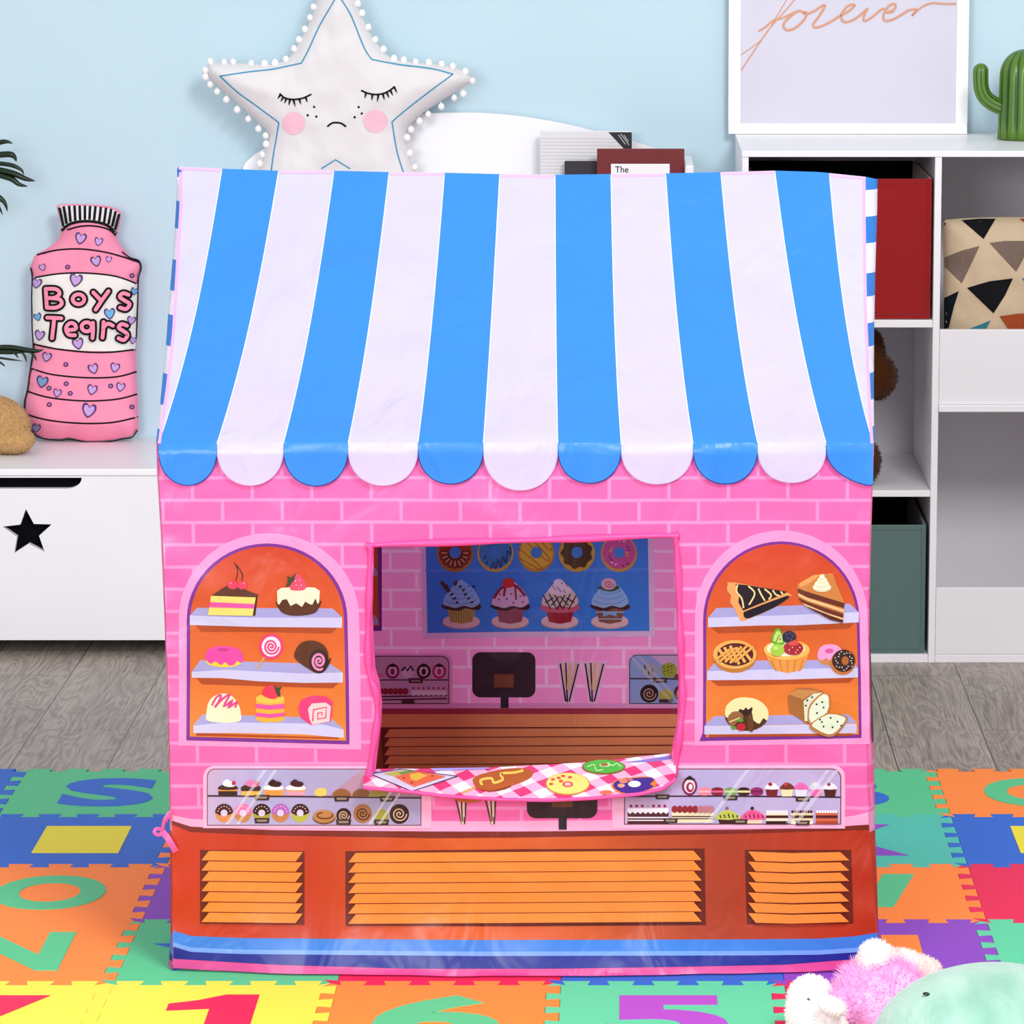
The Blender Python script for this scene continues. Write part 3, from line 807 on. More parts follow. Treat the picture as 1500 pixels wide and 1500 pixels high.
# left window
def shelf(top, front, sh):
    P.poly(BRN, sh); P.poly(SH1, top); P.poly(SH2, front)
shelf([(200, 590), (245, 543), (1070, 547), (1130, 600), (600, 608), (205, 595)], [(200, 590), (600, 604), (1130, 602), (1130, 665), (600, 660), (200, 648)], [(235, 650), (1100, 666), (1065, 700), (600, 690), (270, 690)])
shelf([(212, 935), (265, 863), (1060, 888), (1135, 938), (700, 950)], [(212, 935), (420, 922), (620, 932), (900, 945), (1135, 938), (1135, 1000), (900, 1002), (620, 992), (400, 972), (213, 970)], [(240, 972), (1110, 1000), (1075, 1035), (275, 1010)])
shelf([(222, 1258), (280, 1193), (1060, 1215), (1138, 1282), (600, 1270)], [(222, 1262), (420, 1243), (700, 1246), (1000, 1252), (1140, 1288), (1140, 1338), (900, 1316), (500, 1308), (222, 1308)], [(240, 1308), (1110, 1335), (1110, 1345), (240, 1325)])
CHO, CH2, YL, PK, RD, CRM, GRN = '#5c3018', '#3a1a10', '#f6dc72', '#ee56a6', '#e23a58', '#f6ecd0', '#3c4a28'
P.poly(CH2, [(615, 462), (600, 590), (575, 594), (598, 470)]); P.poly(CHO, [(330, 470), (445, 395), (620, 465), (604, 482)])
P.poly(YL, [(330, 470), (603, 480), (584, 592), (310, 588)]); P.poly(PK, [(324, 508), (598, 520), (592, 548), (317, 540)])
P.line(CH2, [(480, 385), (492, 330), (488, 300), (472, 267)], 6, 4); P.line(CH2, [(515, 385), (522, 345), (505, 310), (486, 282)], 6, 4)
P.ell(RD, 462, 402, 34, 28); P.ell(RD, 520, 405, 31, 26); P.ell('#f58a98', 450, 392, 7, 5); P.ell('#f58a98', 530, 394, 7, 5)
P.poly(CHO, [(742, 495), (985, 490), (985, 550), (950, 580), (860, 592), (790, 585), (748, 555)], 3)
P.poly(CRM, [(733, 440), (760, 422), (860, 415), (965, 420), (994, 440), (990, 510), (980, 520), (968, 485), (948, 525), (930, 520), (905, 505), (885, 538), (850, 515), (815, 532), (792, 490), (765, 495), (745, 525), (735, 515)])
P.poly('#ea4f72', [(812, 425), (825, 380), (850, 342), (880, 350), (912, 405), (895, 435), (830, 437)], 3); P.poly(GRN, [(782, 418), (800, 380), (795, 345), (815, 362), (845, 332), (840, 370), (812, 405)])
for q in ((845, 380), (870, 375), (850, 405), (880, 405), (865, 425)): P.ell('#ffd0d8', q[0], q[1], 3.5, 4, n=8)
P.ell('#f4d23c', 410, 870, 112, 36); P.poly('#ea48a8', [(296, 840), (310, 800), (360, 780), (440, 780), (505, 800), (528, 850), (515, 880), (490, 868), (470, 890), (440, 895), (415, 875), (390, 892), (355, 870), (330, 885), (300, 862)], 3)
P.ell('#c73590', 405, 799, 38, 11)
P.line('#c9a070', [(655, 845), (612, 917)], 13); P.ell('#e8407c', 697, 780, 74, 78); P.ell('#fbe4ee', 697, 780, 58, 62); P.spiral('#e8407c', 697, 780, 46, 50, 2.6, 11)
P.poly(CHO, [(838, 820), (870, 765), (915, 745), (975, 748), (1030, 785), (1045, 860), (990, 940), (930, 920), (850, 862)], 3)
P.ell(CH2, 988, 870, 60, 74); P.spiral('#f08cc0', 990, 868, 46, 56, 2.2, 15, 1.0); P.line(CH2, [(1000, 935), (1040, 900), (1058, 850)], 9, 3)
P.poly('#f4ecc8', [(302, 1185), (315, 1120), (350, 1082), (410, 1066), (460, 1085), (500, 1140), (512, 1190), (505, 1235), (410, 1245), (308, 1232)], 3)
P.line('#d9458e', [(335, 1140), (362, 1090), (392, 1078), (368, 1132), (352, 1150), (400, 1100), (445, 1072), (405, 1148), (465, 1105), (432, 1155), (488, 1118), (475, 1152)], 13, 3)
P.poly('#f8b63e', [(603, 1095), (777, 1095), (777, 1228), (740, 1242), (640, 1242), (606, 1226)]); P.poly(PK, [(603, 1128), (690, 1138), (777, 1128), (777, 1158), (690, 1166), (603, 1156)]); P.poly(PK, [(603, 1182), (690, 1192), (777, 1182), (777, 1206), (690, 1216), (603, 1206)])
P.ell('#fcc854', 690, 1098, 87, 30); P.poly('#e03a56', [(642, 1075), (652, 1035), (690, 1014), (722, 1030), (742, 1085), (700, 1100)], 3); P.poly(GRN, [(712, 1018), (735, 1030), (762, 1025), (748, 1050), (756, 1092), (735, 1080)])
P.poly('#ec3f7e', [(862, 1155), (880, 1105), (950, 1078), (1035, 1085), (1074, 1115), (1068, 1200), (1060, 1238), (940, 1260), (878, 1215)]); P.poly('#f6d4d6', [(922, 1160), (945, 1128), (1030, 1122), (1062, 1145), (1052, 1238), (945, 1257), (930, 1215)])
P.line('#d8406e', [(950, 1235), (955, 1165), (1035, 1150), (1030, 1215), (980, 1222), (982, 1185), (1010, 1182), (1005, 1200)], 8)
# right window
P.view(1000, 760, 4.1667)
shelf([(155, 605), (205, 545), (1020, 518), (1075, 570), (600, 600)], [(155, 605), (600, 590), (1075, 570), (1075, 632), (700, 650), (500, 650), (155, 662)], [(175, 662), (500, 655), (1050, 634), (1015, 670), (500, 690), (215, 698)])
shelf([(150, 930), (205, 868), (1030, 860), (1070, 910), (600, 925)], [(150, 930), (600, 918), (1070, 910), (1070, 968), (600, 982), (150, 985)], [(170, 986), (600, 983), (1050, 970), (1015, 1000), (215, 1020)])
shelf([(132, 1265), (190, 1205), (1010, 1193), (1062, 1245)], [(132, 1265), (1062, 1250), (1062, 1308), (132, 1316)], [(160, 1318), (1030, 1312), (1030, 1325), (160, 1332)])
P.poly('#eaa562', [(275, 400), (310, 388), (640, 450), (642, 485), (560, 542), (375, 622), (345, 606), (318, 550), (290, 510), (296, 470), (272, 440)], 2)
P.poly('#241620', [(322, 398), (400, 405), (640, 446), (600, 465), (370, 560), (340, 510), (345, 470)]); P.poly('#1c1220', [(372, 575), (400, 558), (635, 470), (640, 487), (560, 540), (410, 605), (378, 600)], 2)
for q in ([(335, 402), (328, 445), (360, 485), (372, 545)], [(400, 410), (440, 455), (405, 525)], [(462, 425), (478, 460), (502, 500)], [(500, 428), (540, 465), (525, 492)], [(550, 435), (568, 462), (592, 470)], [(598, 443), (612, 460)]): P.line('#f0d898', q, 10, 4)
P.poly('#cf8442', [(700, 400), (800, 340), (915, 333), (940, 400), (988, 515), (978, 635), (900, 615), (760, 540), (705, 480)]); P.poly('#e8a258', [(715, 392), (800, 345), (850, 342), (760, 400), (712, 420)])
P.poly('#6a2c1c', [(703, 425), (760, 445), (988, 515), (985, 545), (760, 478), (704, 450)]); P.poly('#f0c48e', [(704, 455), (760, 482), (985, 556), (984, 570), (760, 500), (705, 468)]); P.poly('#6a2c1c', [(706, 480), (760, 508), (982, 580), (980, 605), (760, 535), (712, 492)]); P.poly('#f0c48e', [(730, 512), (880, 575), (980, 606), (979, 616), (880, 590), (745, 528)]); P.poly('#5a2418', [(760, 535), (900, 590), (979, 617), (977, 636), (900, 616), (770, 545)])
for q in ((850, 418, 56, 28), (850, 396, 44, 24), (852, 374, 30, 19), (852, 355, 16, 18)): P.ell('#f2eed2', *q); P.line('#cfc9a0', [(q[0]-q[2]*.7, q[1]+q[3]*.5), (q[0]+q[2]*.1, q[1]+q[3]*.75), (q[0]+q[2]*.8, q[1]+q[3]*.35)], 3, 3)
P.ell('#c07a34', 318, 843, 133, 97); P.ell('#e8b05a', 318, 828, 133, 88); P.ell('#5e1822', 322, 828, 110, 70)
for k in range(-2, 3):
    P.line('#f0b460', [(290+k*36, 775+abs(k)*9), (345+k*36, 888-abs(k)*12)], 17); 
for k in range(-3, 2): P.line('#e8a850', [(392+k*36+4, 772+abs(k)*8), (280+k*30+8, 880-abs(k)*6)], 15)
P.poly('#e79a48', [(495, 805), (775, 805), (755, 870), (728, 922), (640, 942), (560, 922), (530, 880)]); 
for x, x2 in ((540, 572), (590, 608), (640, 640), (690, 676), (735, 712)): P.line('#c87830', [(x, 862), (x2, 930)], 6)
P.ell('#f4bc58', 635, 800, 141, 62); P.ell('#f3ecd0', 630, 793, 118, 47)
P.poly('#6cab30', [(540, 740), (555, 695), (578, 668), (605, 690), (622, 765), (560, 765)], 3); P.poly('#c9e07c', [(552, 745), (575, 685), (600, 700), (610, 755)], 2)
for q in ((580, 730), (588, 715), (596, 735), (572, 745)): P.ell('#2a3010', *q, 3, 7, n=8)
P.ell('#2a2440', 650, 722, 42, 38)
for q in ((635, 705), (655, 698), (672, 715), (640, 730), (662, 735)): P.ell('#4a4468', *q, 7, 7, n=8)
P.ell('#a82430', 675, 790, 62, 42); P.poly('#d85048', [(640, 760), (690, 738), (710, 765), (670, 775)], 2); P.ell('#a2cc48', 578, 800, 42, 37); P.ell('#c8e67c', 568, 790, 16, 12)
for q in ((650, 800), (670, 785), (700, 800), (690, 815), (715, 785)): P.ell('#f8d0c0', *q, 4, 4, n=8)
P.ell('#d08a4c', 893, 845, 72, 50); P.poly('#f2a2d8', [(822, 835), (835, 790), (870, 768), (930, 768), (968, 795), (970, 840), (945, 868), (920, 850), (900, 868), (875, 850), (850, 866), (830, 855)], 2); P.ell('#d85aa0', 895, 806, 26, 14)
P.ell('#c87434', 976, 880, 76, 72); P.ell('#381a14', 982, 866, 70, 68); P.ell('#b06428', 992, 866, 22, 27)
for k in range(20):
    a = k*2*pi/20; r = 42+8*(k % 3); x, y = 986+r*cos(a), 866+r*sin(a); P.line('#f4ece0', [(x-5*cos(a+k), y-5*sin(a+k)), (x+5*cos(a+k), y+5*sin(a+k))], 4)
P.ell('#56301a', 390, 1200, 133, 95); P.poly('#f5ebb0', [(258, 1195), (268, 1140), (320, 1098), (390, 1090), (460, 1105), (512, 1150), (525, 1195), (515, 1232), (492, 1216), (470, 1250), (445, 1240), (430, 1225), (425, 1190), (405, 1160), (390, 1205), (365, 1185), (345, 1165), (330, 1190), (300, 1185), (275, 1215)], 2)
P.poly('#3a1c10', [(345, 1160), (372, 1168), (385, 1150), (400, 1165), (425, 1148), (420, 1185), (395, 1205), (362, 1190)], 2); P.poly('#6a4024', [(400, 1200), (425, 1195), (432, 1290), (412, 1298), (395, 1270)], 2)
P.poly('#9a6840', [(272, 1225), (300, 1180), (350, 1178), (372, 1215), (330, 1245), (300, 1270)], 2); P.line('#f0d8a0', [(285, 1240), (350, 1215)], 7); P.ell('#c42434', 357, 1270, 28, 24); P.ell('#5a9a30', 352, 1230, 20, 11); P.ell('#5a9a30', 312, 1275, 16, 10)
P.poly('#a86a34', [(640, 1080), (700, 1032), (770, 1030), (850, 1050), (890, 1075), (820, 1260), (760, 1255), (650, 1180)]); P.poly('#c88a4c', [(650, 1072), (700, 1040), (840, 1052), (760, 1085), (735, 1105)]); P.poly('#dfe8cc', [(738, 1112), (800, 1068), (850, 1060), (790, 1150), (770, 1232), (745, 1235)])
P.poly('#c08048', [(765, 1160), (800, 1105), (850, 1062), (888, 1068), (900, 1110), (888, 1190), (775, 1262)], 2); P.poly('#e6f0d6', [(775, 1165), (808, 1112), (855, 1072), (884, 1078), (892, 1112), (880, 1182), (782, 1245)], 2)
P.poly('#b87a40', [(775, 1260), (800, 1235), (890, 1186), (990, 1202), (1002, 1235), (945, 1312), (885, 1332), (790, 1290)], 2); P.poly('#e6f0d6', [(792, 1250), (890, 1192), (982, 1208), (990, 1235), (938, 1298), (885, 1315), (808, 1278)], 2)
for q in ((790, 1088), (752, 1140), (760, 1108), (852, 1118), (818, 1132), (860, 1152), (820, 1185), (903, 1215), (945, 1238), (850, 1240), (915, 1272), (860, 1268), (968, 1262), (838, 1225)): P.ell('#241c1c', *q, 6, 6, n=8)
# glass display counters -----------------------------------------------------
P.view(240, 1100, 3.571)
BD_, LN = '#6a3440', '#40202c'
P.poly('#f9bcdc', rrect(205, 78, 1400, 404, 60, corners=(1, 0, 0, 0)))
P.poly(BD_, rrect(226, 93, 1347, 391, 40, corners=(1, 0, 0, 0)))
P.poly(cloth_gradient([(0, '#f3c3dc'), (.35, '#e9bbdb'), (.75, '#b9b2e0'), (1, '#b4a8d2')], 'X', -.63, -.26, 'printed_glass_left'), rrect(230, 97, 1343, 387, 37, corners=(1, 0, 0, 0)))
P.poly('#e2a0a8', [(1040, 97), (1343, 97), (1343, 240), (850, 240)], alpha=.4)
P.line(LN, [(230, 235), (640, 238), (1343, 246)], 8)
def mini(x, base, mid, top, tcol):
    P.poly(base, [(x-50, 205), (x+50, 205), (x+48, 233), (x-48, 233)]); P.poly(mid, [(x-50, 196), (x+50, 196), (x+50, 210), (x-50, 210)]); P.poly(top, [(x-52, 200), (x-40, 182), (x, 176), (x+40, 182), (x+52, 200), (x, 205)], 2); P.poly(tcol, [(x-24, 180), (x-28, 165), (x-5, 148), (x+12, 158), (x+38, 165), (x+34, 186), (x, 188)], 2)
mini(335, '#3a1a14', '#ffa040', '#40201a', '#f4ecf4'); P.ell('#c02848', 365, 168, 10, 12); mini(455, '#f4b84c', '#3a1a14', '#44201a', '#f07ab4'); P.ell('#d02848', 484, 168, 11, 12); mini(575, '#ff9c48', '#ffb060', '#fbf0f4', '#3a1816'); mini(690, '#f2a0b4', '#ffb45c', '#fbf0f4', '#4a1a18')
P.poly('#f6d060', [(790, 212), (812, 195), (850, 200), (845, 234), (795, 234)], 2)
for x, c in ((930, '#9a6038'), (1035, '#8a5a38'), (1120, '#a09048')): P.poly(c, ellp(x, 240, 50, 42, 0, 18, 180, 360)+[(x+50, 240)])
for x, top, base in ((315, '#4e1c14', '#e0925c'), (413, '#f07ab8', '#c88a4c'), (512, '#3e1610', '#b0a43c'), (610, '#b868c4', '#c8864c'), (713, '#42160e', '#bcb840')):
    P.ell(base, x, 326, 46, 48); P.poly(top, ellp(x, 322, 47, 46, 0, 16, 180, 360)+[(x+36, 330), (x+20, 336), (x, 326), (x-20, 338), (x-38, 328)]); P.ell('#dfd0ec', x, 325, 18, 18)
    for k in range(7): a = pi+pi*(k+.5)/7; P.ell('#f8e0e8', x+33*cos(a), 322+32*sin(a), 3, 3, n=6)
P.ell('#7a4420', 838, 350, 60, 34); P.ell('#c08448', 838, 342, 58, 34); P.line('#6a3818', ellp(842, 338, 40, 16, 0, 20, -30, 250), 7)
for x, y, r, c, c2 in ((941, 338, 39, '#3a1814', '#d8a888'), (1040, 328, 49, '#ac7040', '#4a2414'), (1232, 330, 51, '#3c1812', '#e4c49c')): P.ell(c, x, y, r, r*1.02); P.spiral(c2, x, y, r*.75, r*.75, 2.3, 6)
P.ell('#a8a040', 1138, 342, 38, 38)
for x, y in ((513, 243), (930, 249), (1168, 250), (513, 364), (940, 371), (1138, 372)):
    P.poly('#3c2824', [(x-40, y-13), (x+40, y-13), (x+36, y+15), (x-36, y+15)]); P.poly('#9c8474', [(x-28, y-5), (x+28, y-5), (x+24, y+7), (x-24, y+7)])
for x in (520, 575): P.poly('#ffffff', [(x, 100), (x+20, 100), (x-180, 385), (x-200, 385)], alpha=.3)
for x in (1215, 1265): P.poly('#ffffff', [(x, 160), (x+14, 160), (x-130, 385), (x-146, 385)], alpha=.35)
P.view(880, 1100, 3.571)
P.poly('#f9bcdc', rrect(60, 75, 1278, 406, 60, corners=(0, 1, 0, 0)))
P.poly(BD_, rrect(122, 92, 1258, 385, 50, corners=(0, 1, 0, 0)))
P.poly(cloth_gradient([(0, '#e8b4dc'), (.4, '#dcb4dc'), (.75, '#bcb0e0'), (1, '#c8b6e0')], 'X', 0.02, .32, 'printed_glass_right'), rrect(127, 97, 1253, 380, 47, corners=(0, 1, 0, 0)))
P.line(LN, [(127, 238), (640, 236), (1253, 242)], 8)
P.ell('#8a1a50', 465, 185, 40, 48); P.ell('#f6e4ec', 465, 185, 29, 36); P.ell('#9a2050', 467, 190, 20, 26); P.ell('#f6e4ec', 470, 188, 10, 16); P.poly('#2a1018', [(435, 150), (465, 128), (495, 150), (475, 152)])
for x, c, c2 in ((543, '#f08aa0', '#f4b4bc'), (610, '#8a2034', '#e85c8c'), (680, '#80a058', '#c0d88c'), (748, '#3a201c', '#f0e0a0'), (817, '#a02c74', '#7a2048')): P.ell(c, x, 205, 32, 15); P.ell(c, x, 222, 32, 12); P.poly(c2, [(x-32, 207), (x+32, 207), (x+32, 218), (x-32, 218)])
for x, cup, top, t2 in ((895, '#7c1c28', '#f4eef6', '#9a2c34'), (975, '#f0e2b0', '#7a2c1c', '#c04038'), (1048, '#e8e4f4', '#e86ab0', '#e86ab0'), (1125, '#e868ac', '#d8d0e8', '#e4e0c8'), (1200, '#54201c', '#f4eef6', '#8a2038')):
    P.poly(cup, [(x-33, 198), (x+33, 198), (x+26, 238), (x-26, 238)]); P.poly(top, [(x-36, 200), (x-26, 178), (x, 165), (x+28, 180), (x+36, 200)], 2); P.ell(t2, x-8, 174, 11, 9)
P.rect('#54202a', 140, 322, 355, 380); P.rect('#f6e8f0', 140, 345, 355, 352); P.rect('#f6e8f0', 142, 360, 355, 366)
P.poly('#fbf0f6', [(140, 300)]+[(140+215*(i+.5)/8+0, 300) for i in range(8)]+[(355, 300), (355, 318)]+[(355-215*(i+(.5 if j else 0))/8, 330 if j else 318) for i in range(8) for j in (0, 1)]+[(140, 318)])
for k in range(7): P.ell('#9c2040' if k != 3 else '#c0a0b0', 158+29.5*k, 288, 8, 8, n=10)
P.rect('#f4e4c0', 372, 318, 588, 375); P.rect('#4a1c1c', 372, 340, 588, 346); P.rect('#4a1c1c', 372, 352, 588, 357)
for k in range(8): P.ell('#96222e' if k < 5 else '#c07880', 386+27*k, 305, 16, 19, n=12)
for x, c, d, cup in ((665, '#c6cc5c', '#3a2a18', '#4a1a1c'), (797, '#ee5a94', '#7a1c40', '#f0d8b8')):
    P.poly(cup, [(x-52, 355), (x+52, 355), (x+44, 380), (x-44, 380)]); P.poly(c, [(x-60, 358), (x-55, 335), (x-35, 318), (x-5, 308), (x+30, 318), (x+55, 335), (x+60, 358)], 2)
    for k in range(5): P.line(d, [(x-42+22*k, 328+4*abs(k-2)), (x-36+22*k, 350)], 6)
    P.ell('#9a5a68' if x < 700 else '#3a1020', x-5, 300, 9, 9, n=10)
for x0, x1, cs, dot in ((865, 980, ('#f4ead0', '#4a1a1c', '#f4ead0', '#3a1416'), '#f8f0f4'), (995, 1110, ('#f0d8b0', '#4a1a1c', '#f0d8b0', '#f4ead0'), '#5a1a2c'), (1125, 1240, ('#d86a48', '#5a1c20', '#d86a48', '#b04a34'), '#f8f0f8')):
    for k, c in enumerate(cs): P.rect(c, x0, 322+15*k, x1, 338+15*k)
    for k in range(8): P.ell(dot, x0+8+14*k, 318, 6.5, 8, n=10)
for x, y in ((322, 240), (679, 245), (1056, 252), (365, 364), (730, 369), (1056, 376)):
    P.poly('#3c2824', [(x-38, y-12), (x+38, y-12), (x+34, y+13), (x-34, y+13)]); P.poly('#a08878', [(x-26, y-5), (x+26, y-5), (x+22, y+6), (x-22, y+6)])
for x in (760, 1180, 1225): P.poly('#ffffff', [(x, 100), (x+22, 100), (x-190, 378), (x-214, 378)], alpha=.3)
P.view(520, 940, 3)
P.poly('#3c2026', rrect(755, 560, 1065, 776, 40)); P.poly('#7a4028', [(865, 640), (957, 640), (957, 727), (865, 727)]); P.rect('#2a1c24', 895, 770, 930, 826)
for dx in (0, 130):
    for a, b, c, w_ in (((430, 640), (470, 802), '#3a2c28', 6), ((452, 640), (474, 802), '#e8d8b0', 9), ((462, 640), (472, 790), '#3a2c28', 5), ((490, 640), (481, 802), '#3a2c28', 6), ((478, 640), (478, 770), '#e8d8b0', 8)): P.line(c, [(a[0]+dx, a[1]), (b[0]+dx, b[1])], w_)
P.ell('#c86a2c', 500, 690, 60, 18)
mb.build('front_panel', tent)
# ------------------------------------------------------------------ trim round the opening, ribbon
PKT = cloth('#ff5cae'); PKT2 = cloth('#ff6cb4')
mb = MB()
up = [p for p in hole if p[1] < 1128]
ring = cr([(540, 1142), (544, 1110), (552, 1060), (551, 1015), (541, 985), (539, 930), (541, 870), (543, 806), (550, 798), (700, 793), (840, 789), (980, 784), (990, 790), (994, 850), (996, 920), (999, 985), (1000, 1030), (995, 1080), (990, 1120), (986, 1140)], 5)
mb.tube([surf_wall(*p)+Vector((0, -.002, 0)) for p in ring], [.0042+.0012*sin(i*.9) for i in range(len(ring))], PKT, 8)
mb.build('window_piping', tent)
# folded side drapes of the opening
def fold(tab, m):
    rows = []; mb = MB()
    for (y, x0, x1) in tab:
        row = []
        for i in range(5): t = i/4; p = surf_wall(x0+(x1-x0)*t, y); p.y += -.004*sin(pi*t)+.012*t; row.append(p)
        rows.append(row)
    mb.grid(rows, m); mb.build('window_hem', tent)
fold([(805, 541, 547), (900, 540, 545), (980, 540, 549), (1000, 543, 555), (1030, 549, 559), (1060, 549, 558), (1100, 542, 553), (1135, 534, 549), (1150, 528, 552)], PKT2)
fold([(795, 998, 986), (900, 999, 991), (1000, 1003, 994), (1060, 1003, 992), (1100, 998, 984), (1140, 990, 982)], PKT2)
mb = MB()
def ribbon(pts, w, m):
    pts = cr(pts, 6); n = len(pts); rows = []
    for i, (px, py) in enumerate(pts):
        a = Vector(pts[max(i-1, 0)]); b = Vector(pts[min(i+1, n-1)]); t = (b-a).normalized(); q = Vector((-t.y, t.x))*w/2
        Y = YF-.006-.010*sin(pi*i/(n-1)); rows.append([atY(px+q.x, py+q.y, Y), atY(px, py, Y-.0012), atY(px-q.x, py-q.y, Y+.001)])
    mb.grid(rows, m)
ribbon([(252, 1187), (245, 1194), (240, 1204), (238, 1217)], 4.5, PKT2)
ribbon([(252, 1198), (246, 1197), (243, 1205)], 4, PKT2)
ribbon([(240, 1216), (230, 1214), (226, 1219), (232, 1223), (240, 1219)], 5, PKT2)
ribbon([(237, 1217), (245, 1227), (252, 1238), (258, 1248)], 9, PKT2)
mb.build('tie_ribbon', tent)
# ------------------------------------------------------------------ rolled window flap with gingham print
def gingham():
    m, nt, b = newmat('printed_gingham')
    tc = N(nt, 'ShaderNodeTexCoord'); sx = N(nt, 'ShaderNodeSeparateXYZ'); nt.links.new(tc.outputs['Object'], sx.inputs[0])
    def stripe(a, c):
        x = N(nt, 'ShaderNodeMath'); x.operation = 'MULTIPLY'; x.inputs[1].default_value = a; nt.links.new(sx.outputs['X'], x.inputs[0])
        z = N(nt, 'ShaderNodeMath'); z.operation = 'MULTIPLY_ADD'; z.inputs[1].default_value = c; nt.links.new(sx.outputs['Z'], z.inputs[0]); nt.links.new(x.outputs[0], z.inputs[2])
        f = N(nt, 'ShaderNodeMath'); f.operation = 'FRACT'; nt.links.new(z.outputs[0], f.inputs[0])
        g = N(nt, 'ShaderNodeMath'); g.operation = 'GREATER_THAN'; g.inputs[1].default_value = .5; nt.links.new(f.outputs[0], g.inputs[0]); return g
    s1 = stripe(21, 38); s2 = stripe(15, -52)
    ad = N(nt, 'ShaderNodeMath'); ad.operation = 'ADD'; nt.links.new(s1.outputs[0], ad.inputs[0]); nt.links.new(s2.outputs[0], ad.inputs[1])
    hf = N(nt, 'ShaderNodeMath'); hf.operation = 'MULTIPLY'; hf.inputs[1].default_value = .5; nt.links.new(ad.outputs[0], hf.inputs[0])
    cr_ = N(nt, 'ShaderNodeValToRGB'); cr_.color_ramp.interpolation = 'CONSTANT'; e = cr_.color_ramp.elements
    e[0].position = 0; e[0].color = lin('#ffeef6'); e[1].position = .75; e[1].color = lin('#e8407c'); x = e.new(.25); x.color = lin('#fbb6d8')
    nt.links.new(hf.outputs[0], cr_.inputs['Fac']); nt.links.new(cr_.outputs['Color'], b.inputs['Base Color'])
    satin(nt, b, color_out=cr_.outputs['Color'])
    return m
FT = [(535, 1128), (560, 1126), (640, 1126), (720, 1124), (780, 1121), (870, 1116), (940, 1108), (986, 1103), (992, 1104)]
FB = [(528, 1153), (586, 1158), (655, 1166), (737, 1171), (803, 1172), (870, 1169), (937, 1163), (970, 1155), (988, 1143), (992, 1138)]
def surf_flap(px, py):
    t = (py-lerp_tab(FT, px))/(lerp_tab(FB, px)-lerp_tab(FT, px))
    t = min(max(t, 0), 1.1)
    return atY(px, py, YF+.016-.050*t+.0025*noise.noise(Vector((px*.03, py*.06, 0))))
mb = MB(); xs = [532+i*(990-532)/92 for i in range(93)]
rows = []
for j in range(17):
    rows.append([surf_flap(x, lerp_tab(FT, x)+(lerp_tab(FB, x)-lerp_tab(FT, x))*j/16) for x in xs])
mb.grid(rows, gingham())
P = Painter(mb, surf_flap, 5, .0006); P.view(520, 940, 3)
P.poly('#8878c8', [(1180, 530), (1260, 520), (1392, 500), (1388, 515), (1300, 528)], 2); P.line('#7080d0', [(55, 575), (180, 570), (200, 556)], 5)
P.poly('#d8d4ec', [(70, 580), (200, 560), (450, 590), (250, 655)]); P.line('#383858', [(70, 582), (250, 657), (452, 590)], 4); P.line('#383858', [(70, 580), (200, 560), (450, 590)], 3)
P.poly('#c8b860', [(125, 580), (190, 566), (250, 568), (180, 592)]); P.poly('#6a9c48', [(190, 575), (240, 566), (280, 572), (220, 590)])
P.poly('#ee7048', [(175, 592), (270, 568), (400, 590), (260, 636)]); P.poly('#e8c048', [(240, 582), (280, 576), (318, 588), (270, 612), (245, 604)])
P.ell('#a03020', 215, 598, 6, 3); P.ell('#a03020', 250, 620, 6, 3); P.ell('#a03020', 340, 590, 6, 3)
P.line('#e8a860', [(470, 664), (530, 640)], 9); P.poly('#b8602c', [(520, 600), (560, 580), (650, 560), (740, 556), (782, 575), (760, 605), (680, 635), (600, 655), (545, 650), (522, 625)], 3); P.poly('#8a3c18', [(545, 645), (600, 655), (690, 630), (660, 648), (590, 660)], 2)
P.line('#f6d060', [(560, 630), (552, 608), (600, 600), (610, 620), (650, 605), (640, 580), (700, 575), (740, 565)], 11, 3)
P.ell('#c89040', 935, 625, 98, 50); P.ell('#f8e480', 935, 623, 93, 46); P.ell('#e05a60', 935, 626, 24, 13); P.ell('#f8c8c0', 935, 626, 14, 7)
for q in ((870, 605), (895, 598), (862, 625), (915, 590), (945, 595), (905, 612)): P.ell('#d86050', *q, 10, 6, n=10)
P.ell('#8a5c20', 1093, 550, 96, 33); P.ell('#58b848', 1093, 548, 90, 29); P.ell('#c8e4b0', 1098, 542, 24, 8); P.ell('#b06840', 1096, 540, 16, 6)
for q in ([(1020, 550), (1050, 540), (1060, 565), (1090, 562)], [(1110, 530), (1130, 545), (1150, 535), (1170, 550)]): P.line('#d8f0b0', q, 4, 3)
P.poly('#d8843c', [(1128, 640), (1140, 612), (1190, 598), (1290, 592), (1322, 612), (1315, 640), (1250, 668), (1170, 668)], 3); P.poly('#4a2a90', [(1136, 636), (1150, 612), (1200, 602), (1288, 596), (1315, 606), (1296, 626), (1310, 638), (1240, 664), (1175, 662)], 3)
P.ell('#fff0f4', 1228, 625, 28, 14); P.ell('#e88a70', 1180, 612, 20, 10); P.ell('#f0a088', 1170, 632, 16, 9); P.ell('#d87088', 1210, 606, 12, 6); P.ell('#f0785c', 1104, 662, 28, 10)
P.poly('#a098e0', [(330, 556), (590, 552), (590, 558), (350, 566)])
mb.tube([surf_flap(x, lerp_tab(FB, x))+Vector((0, -.001, 0)) for x in xs], .0026, PKT, 8)
mb.build('window_flap', tent)
